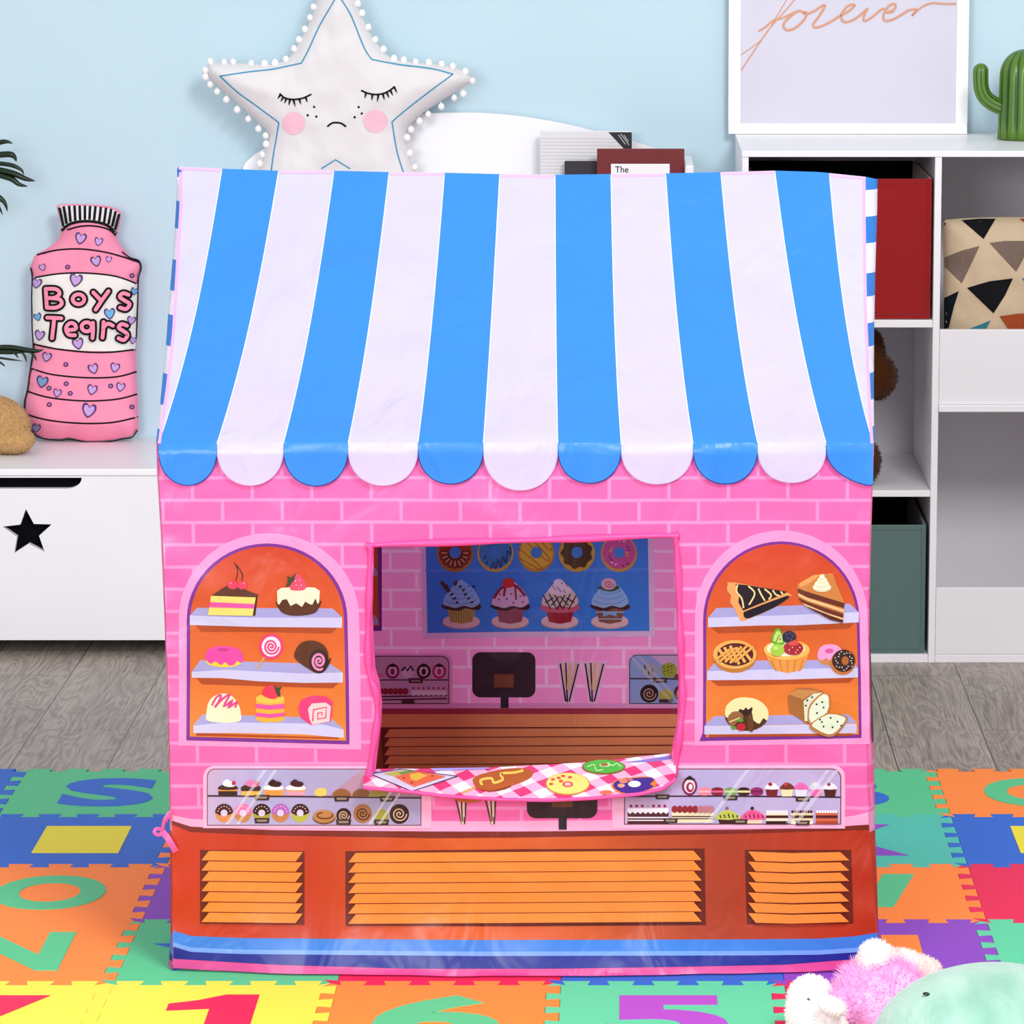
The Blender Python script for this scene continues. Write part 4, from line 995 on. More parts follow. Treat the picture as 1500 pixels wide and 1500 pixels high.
# ------------------------------------------------------------------ roof
BL, WH = cloth('#3a92fa'), cloth('#d4d2ee')
HP = '#ffc4e4'
RT = [(262, 244), (325, 247), (408, 250), (489, 250), (570, 252), (651, 253), (732, 255), (813, 256), (895, 255), (975, 254), (1056, 252), (1135, 250), (1200, 252), (1268, 259)]
def roof_F(Y, z):
    s = (Y-YF)/.36
    sc = max(0, min(1, s))
    zz = ZE+.004+(ZR-ZE)*s-.028*4*sc*(1-sc)
    return z-zz
def surf_roof(px, py):
    a, b_ = YF-.012, YM+.03
    for _ in range(28):
        m_ = (a+b_)/2; p = atY(px, py, m_)
        if roof_F(m_, p.z) > 0: a = m_
        else: b_ = m_
    p = atY(px, py, (a+b_)/2)
    w_ = .005*noise.noise(Vector((p.x*4, p.y*7, 2.2)))+.003*noise.noise(Vector((p.x*11, p.y*20, 5.2)))-.003*exp(-(noise.noise(Vector((p.x*4, p.y*10+p.x*5, 7.7)))/.2)**2)
    d = (CAM-p).normalized(); return p+d*w_
TOPX = [262, 325, 408, 489, 570, 651, 732, 813, 895, 975, 1056, 1135, 1215, 1268]
BOTX = [231, 232, 318, 415, 510, 612, 708, 817, 910, 1015, 1110, 1210, 1279, 1279.5]
def bx(k, t):
    if k == 0: return lerp_tab([(0, 262), (.14, 263), (.34, 258), (.6, 252), (.8, 243), (1, 231)], t)
    if k == 13: return lerp_tab([(0, 1268), (.14, 1268), (.5, 1270), (.8, 1275), (1, 1279.5)], t)
    s = 1-2*(k-1)/11 if k <= 12 else -1
    mid = 12*s
    x = TOPX[k]+(BOTX[k]-TOPX[k])*t+mid*4*t*(1-t)*(.85+.5*(t-.5))
    return min(max(x, bx(0, t)+.01), bx(13, t)-.01) if k in (1, 12) else x
mb = MB(); YEND = 649
BLROOF = []
for k in range(13):
    rows = []
    for j in range(41):
        t = j/40; row = []
        xa, xb = bx(k, t), bx(k+1, t)
        for i in range(9):
            x = xa+(xb-xa)*i/8; yt = lerp_tab(RT, x)
            row.append(surf_roof(x, yt+(YEND-yt)*t))
        rows.append(row)
    mb.grid(rows, BL if k % 2 else WH)
P = Painter(mb, surf_roof, 8, .0005)
for k in range(1, 13):
    pts = [(bx(k, j/24), lerp_tab(RT, bx(k, j/24))+1+(YEND-1-lerp_tab(RT, bx(k, j/24)))*j/24) for j in range(25)]
    P.line('#f4f6ff', pts, 1.3)
for kk, s_ in ((0, 1), (13, -1)):              # pink seam tape along the gable edges
    pts = [(bx(kk, j/24)+s_*2.4, lerp_tab(RT, bx(kk, j/24))+.5+(YEND-lerp_tab(RT, bx(kk, j/24)))*j/24) for j in range(25)]
    P.line('#ffb4de', pts, 4)
for (x0, x1) in ((262, 325), (408, 489), (570, 651), (732, 813), (895, 975), (1056, 1135), (1215, 1268)):
    P.line('#ffc0e6', [(x0+(x1-x0)*i/6, lerp_tab(RT, x0+(x1-x0)*i/6)+2.2) for i in range(7)], 3.5)
mb.build('roof_panel', tent)
# scalloped valance ----------------------------------------------------------
mb = MB()
def surf_val(px, py):
    p = surf_wall(px, py); t = max(0, min(1, (py-648)/62))
    a_ = YF-.0118; b_ = min(p.y, YF)-.0055
    if t < .12: a_ = surf_roof(px, 648.5).y-.0004
    return Vector(atY(px, py, a_+(b_-a_)*t**.7))
def scal(k):
    x0, x1 = BOTX[k], BOTX[k+1]; yb = [0, 711, 711, 712, 711, 709, 718, 708, 709, 709, 707, 711, 0][k]
    if k == 11: x1 = 1279
    lo = []
    n = 22
    for i in range(n+1):
        a = pi*i/n; cx, rx = (x0+x1)/2, (x1-x0)/2
        y = 653+(yb-653)*(abs(sin(a))**.8)
        if k == 11: y = 653+(yb-653)*(abs(sin(a*.6+.0))**.8)
        lo.append((cx-rx*cos(a), y))
    return [(x1, 648.5), (x0, 648.5)] + lo
OUT = MB()
for k in range(1, 12):
    pts = scal(k); c = '#3a92fa' if k % 2 else '#d4d2ee'
    V, T = trimesh([pts], 10)
    mb.add([surf_val(*v) for v in V], T, getmat(c))
    P = Painter(mb, surf_val, 12); P.line('#22307c' if k % 2 else '#c8b8dc', pts[2:], 1.3)
mb.build('scalloped_valance', tent)
# ------------------------------------------------------------------ sides, gables, back of the roof
def xs_(px, Y, z): return X_at(px, Y, z)
SIDE_R = [(1418, 1289), (1370, 1287), (1300, 1285), (1220, 1282), (1150, 1281), (1050, 1278), (960, 1275), (860, 1274.5), (780, 1276.5), (700, 1279), (650, 1280.5)]
SIDE_L = [(1418, 247), (1370, 249.5), (1300, 250), (1220, 249), (1150, 248.5), (1050, 247), (960, 243), (860, 239), (780, 235.5), (700, 230.5), (650, 229)]
def zrow(y): return max(.002, Z_at(y, YF))
def side_col(y, left):
    if y < 1190: return BRICK_S
    if y < 1218: return cloth('#f7b2d8')
    if y < 1370: return cloth('#c83c20')
    if y < 1395: return cloth('#3f86e4')
    if y < 1408: return cloth('#1a2a96')
    return cloth('#e0509e')
for left, TAB, ED in ((True, SIDE_L, LE), (False, SIDE_R, RE)):
    mb = MB(); sg = -1 if left else 1
    ys = list(range(648, 1419, 10))+[1421]
    def ring_(y):
        tab = sorted(TAB); out = lerp_tab(tab, y); ed = lerp_tab(ED, y)
        z = zrow(y); pts = []
        xf = X_at(ed, YF, z); xo = X_at(out, YF+.02, z)
        pts.append(Vector((xf, YF+wr(xf, z), z)))
        for t in (.5, 1): pts.append(Vector((xf+(xo-xf)*sin(t*pi/2), YF+.001+.02*(1-cos(t*pi/2)), z)))
        for i in range(1, 9):
            u = i/9; pts.append(Vector((xo-sg*(.012*u)+.004*noise.noise(Vector((u*3, z*5, sg*2.0))), YF+.02+.68*u, z)))
        xb = xo-sg*.014
        pts.append(Vector((xb, YB, z))); return pts
    R_ = [ring_(y) for y in ys]
    for a in range(len(ys)-1): mb.grid([R_[a], R_[a+1]], side_col((ys[a]+ys[a+1])/2, left))
    if not left:   # dark printed door picture wrapping round the right edge
        for (ya, yb, c) in ((880, 905, '#5a3a8c'), (905, 940, '#241a30'), (940, 975, '#3a2c6c'), (975, 1010, '#2a2028'), (1010, 1050, '#385a34'), (1050, 1090, '#2c1a2c')):
            y = ya
            while y < yb:
                r0, r1 = ring_(y), ring_(y+5)
                mb.grid([[p+Vector((.0006, -.0004, 0)) for p in r0[1:6]], [p+Vector((.0006, -.0004, 0)) for p in r1[1:6]]], cloth(c)); y += 5
    # gable: rows follow the roof slope, striped
    rows = []; n = 80
    OUTG = [(0, 1285.5), (.12, 1285), (.38, 1282), (.6, 1280.5), (.8, 1280), (1, 1280.5)] if not left else [(0, 260), (.14, 258), (.3, 254), (.45, 249), (.65, 243), (.85, 235), (1, 229)]
    def grow(t):
        xsm = bx(0 if left else 13, t); yt = lerp_tab(RT, xsm); p0 = surf_roof(xsm, yt+(YEND-yt)*t)
        po = lerp_tab(OUTG, t)
        Yo = min(p0.y+.02, YM); zo = p0.z-(.004 if t < .03 else 0)
        q = Vector((X_at(po, Yo, zo), Yo, zo)); m_ = (p0+q)/2+Vector((sg*.001, -.002, 0))
        Yb2 = 2*YM-p0.y
        bend = Vector((q.x, min((q.y+Yb2)/2, Yb2), zo))
        return [p0, m_, q, bend, Vector((q.x-sg*.004, max(q.y, Yb2-.02), zo)), Vector((q.x-sg*.006, Yb2, zo))]
    per = 81/395; ph = {True: .0, False: 0}[left]
    for a in range(n):
        t0, t1 = a/n, (a+1)/n; r0, r1 = grow(t0), grow(t1)
        yy = t0*395+252
        if not left: blue = any(l <= yy < h for l, h in ((252, 268), (309, 347), (391, 427), (465, 501), (540, 580), (620, 650)))
        else: blue = any(l <= yy < h for l, h in ((245, 262), (300, 340), (385, 425), (463, 508), (546, 590), (625, 650)))
        # the stripes run slanted over the edge
        mb.grid([r0, r1], cloth('#2f86e0') if blue else cloth('#f4f4fc'))
    mb.build('side_panel', tent)
# rear roof slope
mb = MB(); top = [surf_roof(262+i*(1268-262)/26, lerp_tab(RT, 262+i*(1268-262)/26)) for i in range(27)]
rows = []
for j in range(13):
    t = j/12; row = []
    for i, p in enumerate(top):
        xe = X_at(231, YF, .7)+(X_at(1279, YF, .7)-X_at(231, YF, .7))*i/26
        row.append(Vector((p.x+(xe-p.x)*t, p.y+.0005+(YB+.008-p.y)*t, p.z-.0006+(ZE-p.z)*t-.020*4*t*(1-t))))
    rows.append(row)
for i in range(26): mb.grid([[r[i], r[i+1]] for r in rows], BL if (i//2) % 2 else WH)
mb.build('rear_roof_panel', tent)
# ------------------------------------------------------------------ back wall, inside print lightened to offset the dim interior
mb = MB()
xbL, xbR = X_at(229, YF, .4)+.01, X_at(1277, YF, .4)-.01
YBI = YB-.002
def surf_back(px, py):
    p = atY(px, py, YBI)
    return atY(px, py, YBI+.004*noise.noise(Vector((p.x*4, p.z*3, 8.8))))
loop = [(xbL, .002), (xbR, .002), (xbR, ZE-.002), (xbL, ZE-.002)]
V, T = trimesh([loop], .02)
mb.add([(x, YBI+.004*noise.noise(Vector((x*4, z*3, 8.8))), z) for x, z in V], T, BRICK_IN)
P = Painter(mb, surf_back, 14)
# shop counter
P.view(520, 940, 3)
P.poly('#e6a6d2', [(-200, 270), (1700, 270), (1700, 296), (-200, 296)]); P.poly('#a83a4c', [(-300, 294), (1800, 292), (1800, 640), (-300, 640)])
P.poly(cloth_gradient([(0, '#ffa466'), (1, '#ffae70')], 'X', -.5, .3, 'printed_counter_back'), [(-300, 318), (1800, 318), (1800, 376), (-300, 376)])
P.poly('#7a2c28', [(105, 376), (1435, 374), (1435, 640), (105, 640)])
P.poly('#b05a2c', [(90, 376), (112, 376), (125, 560), (100, 640)])
for k in range(6):
    y = 384+39.5*k
    P.poly('#ffa868', [(152, y), (1440, y-5), (1440, y+28), (128, y+36)]); P.line('#a04a34', [(128, y+37), (1440, y+30)], 2.5)
# pinboard of the left arched window
P.view(520, 770, 3)
P.poly(PUR, [(0, 60), (118, 80), (118, 462), (0, 466)]); P.poly('#dc6a28', [(0, 60), (100, 80), (106, 440), (0, 445)]); P.poly('#c4c0e4', [(0, 195), (85, 180), (98, 200), (98, 222), (0, 222)]); P.poly('#c4c0e4', [(0, 405), (85, 392), (102, 415), (104, 436), (0, 438)])
# menu board
P.poly('#e8dcf0', [(285, -80), (1310, -90), (1318, 487), (700, 490), (296, 497)]); P.poly('#3f98ee', [(308, -60), (1285, -70), (1294, 463), (700, 466), (318, 472)])
P.poly('#58a8f6', [(308, 190), (1285, 185), (1285, 200), (312, 206)])
HB = '#4aa0f2'
for x, rim, ic, kind in ((440, '#c88a3c', '#c03c28', 0), (617, '#e8c858', '#3f9ade', 1), (797, '#d8a83c', '#f6da3c', 2), (975, '#e8c040', '#5a4020', 3), (1160, '#e8b450', '#e05aac', 4)):
    P.ell(rim, x, 122, 80, 82)
    if kind == 3: P.poly(ic, [((x+(72 if k % 2 else 62)*cos(pi*k/9)), 120+(72 if k % 2 else 62)*sin(pi*k/9)) for k in range(18)], 3)
    else: P.ell(ic, x, 118, 72, 72)
    if kind == 0:
        for k in range(9):
            a = pi*k/8; P.ell('#4a2018', x+48*cos(a), 120+48*sin(a), 22, 10, math.degrees(a)); P.ell('#f08a5c', x+48*cos(a), 120+48*sin(a), 15, 5, math.degrees(a))
    if kind == 1: P.line('#20245c', [(x-20, 190), (x-8, 160), (x, 190), (x+14, 150), (x+24, 185), (x+34, 135), (x+46, 165), (x+54, 110), (x+68, 130), (x+66, 92)], 5, 3); P.line('#20245c', [(x-50, 150), (x-42, 130)], 5); P.line('#20245c', [(x-40, 170), (x-34, 155)], 5)
    if kind == 2: P.line('#d05a30', [(x-75, 112), (x-68, 108), (x+20, 180), (x+10, 190), (x-78, 140)], 4, 3); P.line('#d05a30', [(x-40, 75), (x+40, 150), (x+55, 140), (x-10, 70)], 4, 3); P.line('#d05a30', [(x+20, 70), (x+62, 110), (x+68, 95)], 4, 3)
    if kind == 4:
        for k in range(16): a = k*2.4; r = 38+8*(k % 4); P.line(['#f8e060', '#3a2a8c', '#ffffff', '#402050'][k % 4], [(x+r*cos(a)-6*cos(a*3), 118+r*sin(a)-6*sin(a*3)), (x+r*cos(a)+6*cos(a*3), 118+r*sin(a)+6*sin(a*3))], 5)
    P.ell(HB, x, 118, 25, 25)
for x, wrp, fr, fr2, kind in ((467, '#c8bc5c', '#a4dcfa', '#78bce8', 0), (682, '#b8687a', '#f8d4ec', '#e8a8cc', 1), (900, '#c02040', '#f4e6d4', '#e0c8b0', 2), (1120, '#a0644c', '#a8dcfa', '#80c0ec', 3)):
    P.ell('#d8b0a8', x, 427, 82, 28); P.ell('#f8dcd4', x, 420, 82, 30)
    P.poly(wrp, [(x-62, 360), (x+64, 360), (x+50, 422), (x, 432), (x-48, 422)])
    for k in range(9): P.line('#70483c', [(x-52+13*k, 366), (x-40+10*k, 425)], 2)
    P.poly('#4a1c24', [(x-80, 345), (x+80, 345), (x+72, 372), (x+20, 362), (x-10, 374), (x-70, 366)], 2) if kind != 2 else P.poly('#e07088', [(x-78, 345), (x+78, 345), (x+66, 380), (x-62, 380)], 2)
    P.poly(fr, [(x-80, 345), (x-72, 312), (x-52, 285), (x-38, 268), (x-10, 240), (x+10, 242), (x+42, 268), (x+60, 288), (x+78, 318), (x+80, 342), (x+48, 360), (x+10, 352), (x-25, 362), (x-55, 355)], 3)
    if kind in (0, 3):
        for q in range(4): P.line(fr2, [(x-70+14*q, 330-22*q), (x-20, 345-22*q), (x+40, 338-24*q), (x+72-15*q, 318-18*q)], 5, 3)
    if kind == 0:
        for k in range(22): P.ell('#282040', x-62+(k*37) % 125, 265+(k*53) % 88, 4.5, 4.5, n=8)
        P.poly('#5a2c24', [(x-95, 250), (x-82, 242), (x-45, 285), (x-58, 295)]); P.poly('#5a2c24', [(x-30, 245), (x-15, 240), (x-20, 262), (x-34, 262)])
    if kind == 1:
        P.line('#a01c34', [(x-72, 320), (x-45, 280), (x-10, 262), (x+30, 268), (x+66, 310)], 12, 3); P.line('#a01c34', [(x-22, 270), (x-28, 310)], 10); P.line('#a01c34', [(x+22, 270), (x+26, 325)], 8)
        P.ell('#e8242c', x-8, 252, 26, 22)
        for q in ((-50, 325), (-15, 322), (5, 300), (45, 310), (-45, 300), (15, 340), (55, 335)): P.ell('#a03048', x+q[0], q[1], 5, 4, n=8)
    if kind == 2:
        for k in range(5):
            P.line('#2c1c20', [(x-72+25*k, 300+abs(k-1)*6), (x-40+26*k, 366-max(0, k-2)*14)], 5); P.line('#2c1c20', [(x+72-25*k, 300+abs(k-1)*6), (x+40-26*k, 366-max(0, k-2)*14)], 5)
        for q in ((0, 285, 50, 20), (0, 268, 38, 18), (-5, 250, 22, 16)): P.ell('#fbf2f8', x+q[0], q[1], q[2], q[3])
        for k in range(14): P.ell('#503858', x-40+(k*29) % 82, 252+(k*17) % 44, 3, 3, n=6)
    if kind == 3:
        P.poly('#2c6a48', [(x-55, 275), (x-30, 262), (x+30, 262), (x+40, 278), (x, 290)], 2); P.ell('#f8c8d0', x-5, 256, 33, 26); P.spiral('#c85a78', x-5, 256, 22, 17, 1.6, 4)
        P.line('#b8dcf4', [(x-62, 380), (x+62, 380)], 5); P.poly('#8cd0f8', [(x-30, 372), (x, 385), (x+30, 372), (x+30, 400), (x, 390), (x-30, 400)]); P.line('#b8dcf4', [(x-55, 410), (x+52, 410)], 4)
P.view(520, 940, 3)
# showcase left
P.poly('#f2bcdc', rrect(-150, 52, 428, 286, 40, corners=(0, 1, 0, 0))); P.poly('#54304a', rrect(-140, 62, 414, 274, 34, corners=(0, 1, 0, 0))); P.poly('#e8b8d8', rrect(-136, 66, 410, 270, 31, corners=(0, 1, 0, 0)))
P.line('#3c2030', [(-136, 168), (410, 168)], 5)
for x, c in ((165, '#a02468'), (302, '#4a2420'), (370, '#d03880')): P.ell(c, x, 130, 31, 33); P.ell('#f4dcea', x, 130, 20, 22); P.ell(c, x, 132, 10, 14); P.poly('#2c141c', [(x-18, 106), (x, 94), (x+18, 106), (x, 112)])
P.ell('#f0dce8', 232, 135, 26, 26); P.line('#2c141c', [(205, 128), (220, 112), (230, 128), (245, 108), (256, 128)], 9)
P.ell('#ec80b4', 100, 150, 30, 12); P.ell('#f4b8d0', 100, 160, 30, 8)
for y in (238, 252): P.line('#4a2028', [(90, y+4), (405, y-2)], 6)
P.rect('#f8ecf2', 248, 214, 402, 234)
for k in range(6): P.ell('#a02840', 112+22*k, 218, 14, 14, n=12)
for k in range(7): P.ell('#8a2038', 257+22*k, 204, 5, 5, n=8); P.ell('#f8ecf2', 257+22*k, 230, 11, 8, n=10)
P.rect('#5a3030', 236, 160, 298, 182); P.rect('#a88c88', 246, 168, 288, 176); P.rect('#5a3030', 205, 256, 262, 274)
# monitor, straws
P.poly('#3a2a34', rrect(515, 46, 793, 245, 36)); P.poly('#94583c', [(612, 143), (697, 143), (697, 201), (612, 201)]); P.rect('#282838', 640, 240, 675, 292)
for dx in (0, 110):
    P.poly('#f0cce6', [(885+dx, 85), (1000+dx, 85), (955+dx, 272), (915+dx, 272)])
    for a, b, c, w_ in (((902, 95), (926, 262), '#1c1c30', 7), ((912, 92), (930, 200), '#e8d0a0', 8), ((926, 92), (933, 265), '#1c1c30', 6), ((944, 92), (936, 210), '#e8d0a0', 13), ((982, 97), (941, 262), '#1c1c30', 6), ((970, 95), (940, 220), '#e8d0a0', 9)): P.line(c, [(a[0]+dx, a[1]), (b[0]+dx, b[1])], w_)
# showcase right
P.poly('#eab8da', rrect(1195, 48, 1700, 284, 40, corners=(1, 0, 0, 0))); P.poly('#4a3a50', rrect(1205, 57, 1690, 274, 34, corners=(1, 0, 0, 0))); P.poly('#9cb4e4', rrect(1209, 61, 1690, 270, 31, corners=(1, 0, 0, 0)))
P.poly('#e0c0dc', [(1300, 61), (1690, 61), (1690, 160), (1420, 160)]); P.line('#3c2c38', [(1209, 162), (1690, 166)], 6)
P.ell('#b0b0b8', 1297, 125, 36, 33); P.ell('#a8b43c', 1380, 125, 36, 33)
for k in range(14): P.ell('#3a3a44', 1272+(k*17) % 50, 105+(k*29) % 42, 3, 4, n=6); P.ell('#5a5a20', 1356+(k*17) % 50, 105+(k*23) % 42, 3, 3, n=6)
P.ell('#2c1818', 1293, 228, 40, 40); P.spiral('#c8a088', 1293, 228, 30, 30, 2.3, 5); P.ell('#c0b840', 1366, 236, 30, 28); P.ell('#6a3c2c', 1438, 226, 38, 38); P.spiral('#f0c8a0', 1438, 226, 28, 28, 2.3, 5); P.ell('#8a5030', 1428, 155, 25, 16)
P.rect('#4a302c', 1310, 158, 1370, 180); P.rect('#b09890', 1320, 165, 1360, 174); P.rect('#4a302c', 1336, 252, 1396, 268)
for x in (1265, 1300): P.poly('#ffffff', [(x-60, 64), (x-44, 64), (x+140, 268), (x+120, 268)], alpha=.22)
mb.build('rear_panel', tent)
# frame poles inside
mb = MB(); POLE = plain('#e8e8ec', .4, .5, 'plastic_pole')
for i, (x, y) in enumerate(((X_at(250, YF, .3)+.012, YF+.03), (X_at(1268, YF, .3)-.012, YF+.03), (xbL+.012, YB-.03), (xbR-.012, YB-.03))):
    p = MB(); p.tube([(x, y, .003), (x, y, ZE-.02)], .006, POLE, 10); p.build('pole', tent)
# ================================================================== SOFT THINGS AND BOOKS
def mpp(Y, z=.5): return (X_at(1000, Y, z)-X_at(900, Y, z))/100       # metres per traced unit
def seg_dist(p, poly):
    x, y = p; best = 1e9; n = len(poly)
    for i in range(n):
        x1, y1 = poly[i-1]; x2, y2 = poly[i]; dx, dy = x2-x1, y2-y1; L = dx*dx+dy*dy
        t = max(0, min(1, ((x-x1)*dx+(y-y1)*dy)/L)) if L else 0
        d = (x-x1-t*dx)**2+(y-y1-t*dy)**2
        if d < best: best = d
    return sqrt(best)
class Pillow:
    def __init__(s, outline, Y0, T, R, wrk=.004, L=6, seed=0, edge=.25):
        s.o = outline; s.Y0 = Y0; s.T = T; s.R = R; s.w = wrk; s.L = L; s.seed = seed; s.cache = {}
    def h(s, px, py):
        if not inside((px, py), s.o): return 0
        d = seg_dist((px, py), s.o); q = min(d/s.R, 1)
        h = s.T*sqrt(max(0, 1-(1-q)**2))
        return max(0, h+s.w*min(1, q*2)*noise.noise(Vector((px*.03, py*.03, s.seed)))+s.w*.5*min(1, q*3)*noise.noise(Vector((px*.11, py*.05, s.seed+9))))
    def surf(s, px, py): return atY(px, py, s.Y0-s.h(px, py))
    def mesh(s, mb, m):
        V, T = trimesh([s.o], s.L)
        mb.add([s.surf(*v) for v in V], T, m)
        back = []
        for v in V:
            p = atY(v[0], v[1], s.Y0); hh = s.h(*v); back.append(Vector((p.x, s.Y0+hh*.75, p.z)))
        mb.add(back, [t[::-1] for t in T], m)
softf = lambda c: plain(c, .8, .2, 'cotton_print')
# ------------------------------------------------------------------ bookcase behind the tent
YBK = YW-.026; ZSH = .765
root = thing('bookcase', 'white bookcase with an arched back panel rising behind the tent roof', 'bookcase', (X_at(690, YBK, .8), YW-.15, ZFLOOR))
bl, br_ = X_at(356, YBK, .8), X_at(1013, YBK, .8)
arc = cr([(356, 246), (362, 236), (385, 219), (430, 203), (520, 181), (610, 168), (690, 165), (760, 170), (830, 182), (890, 197), (950, 214), (1000, 230), (1012, 238)], 4)
lp = [(X_at(x, YBK, Z_at(y, YBK)), Z_at(y, YBK)) for x, y in arc]
lp = [(bl, ZFLOOR)]+lp+[(br_, ZFLOOR)]
poly_prism([lp[::-1]], YBK, YBK+.016, WHITE).build('arched_back_panel', root)
YFR = YW-.26
for x in (bl, br_-.016):
    mb = MB(); mb.box((x, YFR, ZFLOOR), (x+.016, YBK-.0003, ZSH if x == bl else Z_at(236, YFR+.1)), WHITE, .003); mb.build('side_panel', root)
for z in (.02, .27, .52, ZSH-.016):
    mb = MB(); mb.box((bl+.0163, YFR+.002, z), (br_-.0163, YBK-.0003, z+.016), WHITE); mb.build('shelf', root)
mb = MB(); mb.box((bl+.0163, YFR+.0, ZSH-.03), (br_-.0163, YFR+.0018, ZSH+.03), WHITE); mb.build('front_rail', root)
# ------------------------------------------------------------------ books
def book(lab, x0, x1, ytop, Y, thick, cover, extra=None):
    zt = Z_at(ytop, Y); xa, xb = X_at(x0, Y, .9), X_at(x1, Y, .9); z0 = ZSH+.0004
    r = thing('book', lab, 'book', ((xa+xb)/2, Y+thick/2, z0), 'books on the white bookcase')
    mb = MB(); mb.box((xa, Y, z0), (xb, Y+.002, zt), cover, .0006); mb.box((xa, Y+thick-.002, z0), (xb, Y+thick, zt), cover, .0006); mb.box((xa, Y+.0021, z0), (xa+.002, Y+thick-.0021, zt), cover)
    if extra:
        P = Painter(mb, plane_surf(Y), 1e9, .0003, matf=lambda c: plain(c, .5, .4, 'cover_print')); extra(P)
    mb.build('cover', r)
    mb = MB(); mb.box((xa+.0023, Y+.0023, z0+.001), (xb-.002, Y+thick-.0023, zt-.002), plain('#f0eee6', .8, .2, 'paper')); mb.build('pages', r)
def ex_grey(P):
    for k in range(12): P.line('#c4c4c8', [(793, 203+5*k), (924, 203.4+5*k)], 1)
    P.poly('#17171c', [(891, 193.6), (925.5, 193.6), (925.5, 218), (914, 218)])
    P.view(600, 120, 3)
    for (a, b) in (((918, 232), (948, 274)), ((928, 228), (965, 278)), ((942, 234), (962, 262))): P.line('#b8b8c0', [a, b], 3.5)
def ex_red(P):
    P.rect('#f2f0f2', 895, 240, 981, 290); P.text('#1c1c22', 'The', 901, 243.5, 920.5, 253, .01)
    P.line('#40404a', [(901, 262), (970, 262)], 2)
book('grey paperback with a black corner flash leaning on the arched panel', 791.5, 926, 193, YBK-.055, .022, plain('#dcdce0', .5, .4, 'grey_cover'), ex_grey)
book('black notebook, lowest of the three books above the tent ridge', 827, 890, 236.5, YBK-.085, .016, plain('#26242a', .5, .4, 'black_cover'))
book('dark red book with a white label reading The', 874.5, 1002.5, 219, YBK-.125, .024, plain('#6e1418', .45, .4, 'red_cover'), ex_red)
# ------------------------------------------------------------------ star cushion
sv = lambda p: (280+p[0]/3.409, p[1]/3.409)
SO = [sv(p) for p in [(78, 350), (95, 312), (130, 312), (300, 318), (420, 318), (492, 282), (545, 200), (600, 90), (635, -20), (680, -110), (728, -150), (775, -110), (815, -10), (858, 90), (900, 175), (955, 250), (1010, 292), (1120, 312), (1250, 325), (1350, 350), (1395, 385), (1385, 420), (1310, 465), (1180, 548), (1105, 608), (1072, 665), (1085, 760), (1120, 860), (1165, 980), (1185, 1110), (1150, 1160), (1080, 1140), (900, 1040), (720, 970), (560, 1040), (380, 1140), (300, 1160), (265, 1110), (290, 980), (335, 860), (362, 770), (385, 700), (378, 655), (290, 570), (180, 470), (100, 400)]]
SO = cr(SO, 4, True)
# stand the cushion on the shelf: lowest point of outline at the shelf
YS = YBK-.068
root = thing('star_cushion', 'large white star cushion with sleepy face and pompom trim', 'cushion', (X_at(493, YS, .8), YS, ZSH))
ymax = max(p[1] for p in SO); zlow = Z_at(ymax, YS)
if zlow < ZSH+.004:
    k = 0
    yl = [y for y in range(240, 400) if Z_at(y, YS) < ZSH+.006][0]
    SO = [(x, y if y < 262 else 262+(y-262)*(yl-262)/(ymax-262)) for x, y in SO]
pil = Pillow(SO, YS, .052, 62, .006, 6, 3)
mb = MB(); pil.mesh(mb, plain('#e0dddf', .75, .25, 'cotton_white', (300, .2, .001)))
P = Painter(mb, pil.surf, 5, .0007, matf=softf); P.view(280, 0, 3.409)
SB = '#3f95bd'
P.line(SB, densify([(640, 180), (555, 315), (405, 345), (145, 380), (320, 525), (435, 610), (428, 700), (413, 755), (398, 860), (360, 990)], 12)[:0] or cr([(398, 860), (413, 755), (425, 690), (437, 612)], 4)+cr([(437, 612), (320, 525), (230, 460), (143, 380)], 5)+cr([(143, 380), (290, 358), (405, 345), (550, 315)], 5)+cr([(550, 315), (585, 250), (640, 130), (715, 0), (730, -40)], 5)+cr([(730, -40), (752, 0), (800, 80), (865, 240), (903, 297)], 5)+cr([(903, 297), (1040, 322), (1200, 342), (1308, 370)], 5)+cr([(1308, 370), (1200, 450), (1090, 535), (1003, 608)], 5)+cr([(1003, 608), (1028, 755), (1060, 860)], 4), 6.5)
P.line(SB, [(650, 843), (720, 798), (795, 843)], 6.5)
P.view(380, 60, 6.25)
PKC = '#f0bccc'
P.ell(PKC, 313, 755, 103, 104); P.ell(PKC, 1062, 735, 110, 105)
BK = '#0c0c10'
P.line(BK, [(185, 480), (230, 520), (300, 535), (380, 528), (430, 510), (475, 487)], 16, 4)
for a, b in (((190, 495), (168, 530)), ((215, 520), (196, 555)), ((245, 532), (230, 572)), ((280, 538), (268, 590)), ((312, 540), (328, 600)), ((365, 534), (380, 580)), ((425, 520), (438, 560))): P.line(BK, [a, ((a[0]+b[0])/2, (a[1]+b[1])/2), b], [20, 15, 4])
P.line(BK, [(930, 452), (990, 478), (1060, 490), (1130, 482), (1190, 455), (1240, 415)], 16, 4)
for a, b in (((975, 480), (965, 525)), ((1035, 490), (1028, 545)), ((1090, 490), (1080, 558)), ((1130, 485), (1145, 540)), ((1165, 470), (1188, 522)), ((1200, 452), (1222, 500)), ((1235, 425), (1260, 475))): P.line(BK, [a, ((a[0]+b[0])/2, (a[1]+b[1])/2), b], [20, 15, 4])
P.line(BK, [(625, 780), (665, 752), (705, 747), (750, 755), (790, 782)], 17, 4); P.ell(BK, 627, 780, 8, 8, n=10); P.ell(BK, 789, 781, 8, 8, n=10)
for q in ((501, 604), (442, 680), (521, 692), (909, 605), (937, 664), (872, 698)): P.ell(BK, *q, 11, 11, n=12)
mb.build('cushion_body', root)
